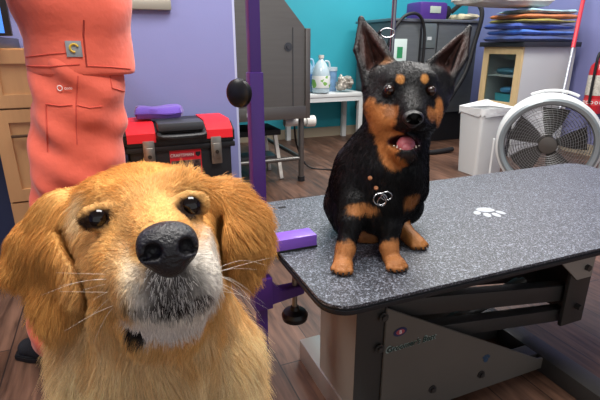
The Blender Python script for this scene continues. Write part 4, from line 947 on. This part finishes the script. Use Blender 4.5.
def gw(p):
    w = np.where(p[:, 1] < .56, 1.0, .28)*np.where(p[:, 2] > .38, 1.0, .25); w *= np.where((p[:, 2] > .60) & (p[:, 1] < .5), 1.6, 1)
    for e_ in eyesG: w *= (np.linalg.norm(p-e_, axis=1) > .0128)
    w *= (np.linalg.norm((p-NC)@np.stack([HR/.030, HF/.030, HU/.022], 1), axis=1) > 1)
    w *= np.linalg.norm(p-c3(139, 329, .36), axis=1) > .007
    return w
_nc = near_col(tree2, gcol*1.08)
def gcf(p):
    c = _nc(p); lum = c.mean(1); d = np.linalg.norm(p-c3(168, 290, .335), axis=1)
    pick = (d < .04) & (lum < .22) & (rng.random(len(p)) < .42) & (np.linalg.norm(p-c3(139, 329, .36), axis=1) > .014); c[pick] = np.array(lin('e6e0d8'))
    top = np.clip(vnoise(p, 32, 11), 0, 1)[:, None]*.35; c = c*(1-top)+c*np.array((.92, .78, .6))*top
    return c
gh = attr_mat('golden_hair', rough=.5, spec=.25)
h_ = fur('fur', P_, Q_, 230000, gcf, glen, gdir, gh, gd, rad=.00022, npt=6, clump=.55, nclump=12000, wfn=gw, jit=.4); h_.location = -Vector(gd.location)
# eyes
for e_ in eyesG:
    o = MB(); bb = bmesh.new(); bmesh.ops.create_uvsphere(bb, u_segments=36, v_segments=24, radius=.0112); o._merge(bb, T(*(e_-HF*.0008))); grel(o.build('eye', mat('dark_wet_eye', '100907', .08, spec=.6, coat=0)))
# nose
nf = Field(NC-.045, NC+.045, .0011)
nf.ell(NC-HU*.0005, (.0208, .017, .0162), [HR, HF, HU], k=.003); nf.ell(NC+HU*.006-HF*.004, (.0185, .015, .011), [HR, HF, HU], k=.006)
nf.ell(NC-HU*.012, (.0095, .012, .009), [HR, HF, HU], k=.006)
for s_ in (-1, 1):
    nf.ell(NC+HR*s_*.0112+HF*.0135-HU*.0010, (.0060, .0095, .0056), [HR, HF, HU], k=.003, cut=True); nf.ell(NC+HR*s_*.0172+HF*.008-HU*.0045, (.0045, .006, .0022), [HR, HF, HU], k=.002, cut=True)
nf.cap(NC+HF*.019-HU*.004, NC+HF*.012-HU*.024, .0009, .0012, k=.002, cut=True)
p2, q2 = nf.mesh(); nm_ = mat('wet_black_nose', '1d1c1f', .36, spec=.5, bump=.3, bscale=420); grel(np_obj('nose', p2, q2, nm_))
# whiskers
wr = random.Random(5)
for (x, y, d, side, n_) in ((135, 285, .35, -1, 9), (206, 282, .35, 1, 9)):
    for i in range(n_):
        p0 = np.array(C(x+wr.uniform(-10, 10), y+wr.uniform(-12, 14), d)); L_ = wr.uniform(.035, .07)
        dr = HR*side*wr.uniform(.7, 1)-HF*wr.uniform(.0, .35)+np.array((0, 0, wr.uniform(-.55, .25))); dr /= np.linalg.norm(dr); sag = np.array((0, 0, -.45*L_*wr.random()))-HR*side*.1*L_
        grel(MB().tube([p0, p0+dr*L_*.5+sag*.2, p0+dr*L_+sag], lambda t_: .00018*(1-.8*t_), n=4, res=5).build('whisker', mat('pale_whisker', 'efe6d6', .4)))
#@@PERSON
# ================================================================== person in coral scrubs
ps = thing('person', 'person in coral scrubs and black shoes standing at the counter', 'person', (-.62, 1.27, 0))
def prel(o): o.parent = ps; o.location = -Vector(ps.location); return o
cor = mat('coral_scrub_cloth', 'e3634c', .8, bump=.55, bscale=16, sheen=.2)
skin = mat('skin', 'd2a184', .5)
f = Field((-1.08, .98, .0), (-.32, 1.60, 1.72), .008)
f.path([((-.60, 1.30, 1.30), .11), ((-.61, 1.30, 1.0), .10), ((-.61, 1.30, .86), .095)], k=.05)
f.cap((-.60, 1.15, 1.34), (-.60, 1.45, 1.34), .06, .06, k=.05)
f.cap((-.62, 1.30, 1.38), (-.635, 1.30, 1.50), .05, .048, k=.03); f.ell((-.65, 1.30, 1.575), (.092, .073, .115), k=.03)
f.cap((-.74, 1.30, 1.565), (-.752, 1.30, 1.545), .011, .013, k=.012); f.cap((-.70, 1.30, 1.50), (-.71, 1.30, 1.49), .03, .028, k=.02)
for y in (1.222, 1.378): f.ell((-.64, y, 1.565), (.018, .01, .03), k=.006)
for s_ in (-1, 1):
    y = 1.30+s_*.19; f.path([((-.60, y, 1.33), .048), ((-.68, y+s_*.02, 1.13), .038), ((-.88, y, 1.12), .027)], k=.02)
    f.path([((-.88, y, 1.12), .024), ((-.93, y, 1.115), .030)], k=.012)
    for j, o_ in enumerate((-.024, -.008, .008, .024)): f.path([((-.94, y+o_, 1.115), .0105), ((-.985-.006*(j in (1, 2)), y+o_*1.1, 1.11), .009), ((-1.005-.006*(j in (1, 2)), y+o_*1.1, 1.09), .008)], k=.006)
    f.path([((-.905, y-s_*.03, 1.11), .012), ((-.945, y-s_*.052, 1.10), .010)], k=.008)
    yy = 1.30-.085 if s_ < 0 else 1.30+.08
    f.path([((-.585 if s_ < 0 else -.64, yy, .86), .075), ((-.65, yy, .46), .055), ((-.735 if s_ < 0 else -.65, yy, .09), .038)], k=.03)
P_, Q_ = f.mesh(); prel(np_obj('body', P_, Q_, skin))
# eyes and mouth
for y in (1.27, 1.33):
    o = MB(); bb = bmesh.new(); bmesh.ops.create_uvsphere(bb, u_segments=16, v_segments=10, radius=.011); o._merge(bb, T(-.731, y, 1.588)); prel(o.build('eye', mat('person_eye', '2a201c', .2)))
prel(MB().tube([(-.737, 1.283, 1.522), (-.741, 1.30, 1.52), (-.737, 1.317, 1.522)], .004, res=3).build('mouth', mat('lips', 'b06a60', .5)))
f = Field((-.80, 1.15, 1.38), (-.48, 1.45, 1.76), .007); f.ell((-.63, 1.30, 1.60), (.10, .088, .112), k=.01); f.cap((-.56, 1.30, 1.60), (-.55, 1.30, 1.46), .055, .04, k=.03); f.ell((-.755, 1.30, 1.545), (.06, .1, .075), k=.01, cut=True)
P_, Q_ = f.mesh(); P_ += .003*np.stack([vnoise(P_, 70, 1), vnoise(P_, 70, 2), 0*P_[:, 0]], 1); prel(np_obj('hair', P_, Q_, mat('brown_hair', '4a3324', .5, bump=.5, bscale=120, stretch=(1, 1, .2))))
# trousers
f = Field((-.92, 1.02, .03), (-.36, 1.58, 1.0), .006)
f.cap((-.577, 1.24, .90), (-.635, 1.36, .90), .106, .106, k=.04)
f.path([((-.577, 1.225, .84), .112), ((-.605, 1.215, .62), .114), ((-.66, 1.21, .42), .095), ((-.735, 1.21, .16), .078), ((-.752, 1.21, .085), .080)], k=.03)
f.path([((-.645, 1.38, .84), .115), ((-.675, 1.38, .62), .098), ((-.67, 1.38, .40), .090), ((-.65, 1.38, .09), .078)], k=.03)
f.noise(.0060, lambda X, Y, Z: np.sin(Z*34+X*30+3*np.sin(Y*14))*np.sin(X*22-Z*9+Y*17)+.5*np.sin(Z*70+X*45))
P_, Q_ = f.mesh(); P_ = relax(P_, Q_, 1); prel(np_obj('scrub_trousers', P_, Q_, cor))['label'] = 'coral scrub trousers'
tro = bpy.data.objects['scrub_trousers']
# scrub top
f = Field((-.86, .98, .80), (-.34, 1.62, 1.50), .006)
f.path([((-.572, 1.25, .885), .130), ((-.578, 1.25, 1.04), .132), ((-.60, 1.26, 1.30), .13)], k=.03); f.path([((-.628, 1.37, .885), .125), ((-.64, 1.37, 1.04), .130), ((-.63, 1.36, 1.30), .13)], k=.03)
for s_ in (-1, 1): f.path([((-.60, 1.30+s_*.13, 1.34), .075), ((-.60, 1.30+s_*.19, 1.32), .07), ((-.655, 1.30+s_*.205, 1.19), .068)], k=.03)
f.noise(.0055, lambda X, Y, Z: np.sin(X*20+Z*24+2*np.sin(Y*12))*np.sin(X*13-Z*16+Y*9)+.35*np.sin(X*48-Z*30))
sl, X, Y, Z = f.sub(f.lo, f.lo+f.h*f.n)
f.put(sl, (.867-Z+0*X+0*Y).astype(np.float32)*-1-0, .002, False) if False else None
cutv = (.862-Z)+0*X+0*Y; f.V = np.maximum(f.V, cutv.astype(np.float32))
f.ell((-.615, 1.30, 1.46), (.085, .085, .07), k=.01, cut=True)
P_, Q_ = f.mesh(); P_ = relax(P_, Q_, 1)
top_ = prel(np_obj('scrub_top', P_, Q_, cor)); top_['label'] = 'loose coral scrub top'
# snap small patches onto the cloth where the photo shows them
bpy.context.view_layer.update(); dg = bpy.context.evaluated_depsgraph_get()
def on_cloth(px, py, hit_d=None):
    o = Vector((0, 0, HC)); d = (Vector(C(px, py, 1))-o).normalized()
    org = o+d*.75
    best = None
    for ob in (top_, tro):
        mi = ob.matrix_world.inverted(); ok, loc, nr, _ = ob.evaluated_get(dg).ray_cast(mi @ org, (mi.to_3x3() @ d))
        if ok:
            w = ob.matrix_world @ loc; D = (w-o).length
            if best is None or D < best[0]: best = (D, w, (ob.matrix_world.to_3x3() @ nr).normalized())
    return best[1:] if best else (C(px, py, 1.2), Vector((0, -1, 0)))
def frame_on(px, py):
    w, n = on_cloth(px, py); n = Vector((n.x, n.y, n.z*.3)).normalized(); x = Vector((0,0,1)).cross(n).normalized(); y = n.cross(x)
    Mx = Matrix((x, y, n)).transposed().to_4x4(); Mx.translation = w+n*.003; return Mx
Mx = frame_on(74, 49); pt = prel(MB().box(-.017, .017, -.018, .018, -.004, .0015, Mx, bev=.0006).build('logo_patch', mat('patch_grey', '8f9498', .6))); pt['label'] = 'small grey square logo patch with a yellow mark'
MB().tube([Mx @ Vector((.009*math.cos(a)*(1 if a < PI*1.2 else .8)+.001, .009*math.sin(a)+.002, .0022)) for a in [math.radians(x) for x in (20, 60, 110, 160, 210, 250, 280)]], .0028, n=6, res=3).build('mark', mat('patch_yellow', 'd8b13a', .5), pt)
Mx = frame_on(64, 88); l2 = prel(MB().tube([Mx @ Vector((-.008+.006*math.cos(a), .006*math.sin(a), .001)) for a in [2*PI*i/12 for i in range(12)]], .0013, closed=True, n=5).build('trouser_logo', mat('logo_white', 'f0d8d2', .6))); l2['label'] = 'small white embroidered logo'
text_mesh('lettering', 'coco', .010, mat('logo_white', 'f0d8d2', .6), l2, Mx @ T(.012, 0, 0))
def seam(pts, name='seam', r=.0016, colm=None):
    Q = []
    for (x, y), (x2, y2) in zip(pts, pts[1:]): Q += [on_cloth(x+(x2-x)*k/8, y+(y2-y)*k/8) for k in range(8)]
    Q = [w_+n_*.0006 for w_, n_ in Q]
    return prel(MB().tube(Q, r, n=6, res=2).build(name, colm or mat('coral_seam', 'c94f40', .85)))
seam([(84, 20), (83.5, 35), (85, 50), (87, 69)], 'side_vent', .0022, mat('coral_vent', '9c372c', .9))
seam([(27, 66), (50, 66.5), (84, 64)], 'hem_seam'); seam([(88, 66), (110, 67), (133, 69)], 'hem_seam')
seam([(46, 104), (60, 106), (74, 105)], 'pocket_seam'); seam([(76, 105), (90, 108), (104, 106)], 'pocket_seam'); seam([(46, 104), (47, 130), (48, 155)], 'pocket_seam'); seam([(78, 76), (76, 105), (77, 150)], 'side_seam')
seam([(110, 76), (112, 88), (126, 92)], 'pocket_seam'); seam([(26, 57), (50, 54), (82, 52)], 'hem_seam', .0012)
# shoes
def shoe(x, y, parent, yaw=0):
    f = Field((-.2, -.08, -.002), (.12, .08, .12), .004)
    f.path([((-.125, 0, .028), .030), ((-.06, 0, .036), .040), ((.03, 0, .045), .036), ((.075, 0, .04), .034)], k=.03); f.cap((.03, 0, .05), (.045, 0, .085), .036, .034, k=.02)
    P_, Q_ = f.mesh(); P_[:, 2] = np.maximum(P_[:, 2], .010)
    o = np_obj('shoe', P_, Q_, mat('black_shoe_knit', '1b1c22', .8, bump=.3, bscale=200)); o.parent = parent; o.location = Vector((x, y, 0))-Vector(ps.location); o.rotation_euler = (0, 0, yaw)
    s_ = MB().prism([(-.165, .0), (-.155, -.03), (-.10, -.044), (-.02, -.04), (.07, -.036), (.105, -.025), (.112, 0), (.105, .025), (.07, .036), (-.02, .04), (-.10, .044), (-.155, .03)], .018, bev=.003).build('sole', mat('black_rubber_sole', '101014', .55), o)
    return o
shoe(-.735, 1.215, ps, -.02); shoe(-.64, 1.38, ps, .05)
#@@LIGHT
# ================================================================== light
def area(name, a, b, z, sx, sy, power, col=(1, .97, .93)):
    l = bpy.data.lights.new(name, 'AREA'); l.shape = 'RECTANGLE'; l.size = sx; l.size_y = sy; l.energy = power; l.color = col
    o = bpy.data.objects.new(name, l); COL.objects.link(o); o.location = R(a, b, z); o.rotation_euler = (0, 0, AZ); return o
area('ceiling_panel_light', .4, .3, 2.57, 1.2, .6, 34)
area('ceiling_panel_light', .9, 1.7, 2.57, 1.2, .6, 40)
area('ceiling_panel_light', 2.6, 2.2, 2.57, 1.2, .6, 40)
area('ceiling_panel_light', 2.4, 3.7, 2.57, 1.2, .6, 26)
area('ceiling_panel_light', -1.2, 1.2, 2.57, 1.2, .6, 30)
w = bpy.data.worlds.new('world'); sc.world = w; w.use_nodes = True
w.node_tree.nodes['Background'].inputs[0].default_value = (.93, .96, 1, 1); w.node_tree.nodes['Background'].inputs[1].default_value = .5
sc.view_settings.view_transform = 'Standard'; sc.view_settings.look = 'None'; sc.view_settings.gamma = 1; sc.view_settings.exposure = .55
sc.view_settings.use_curve_mapping = False
sc.cycles.use_denoising = True; sc.cycles.max_bounces = 6; sc.cycles.sample_clamp_indirect = 6
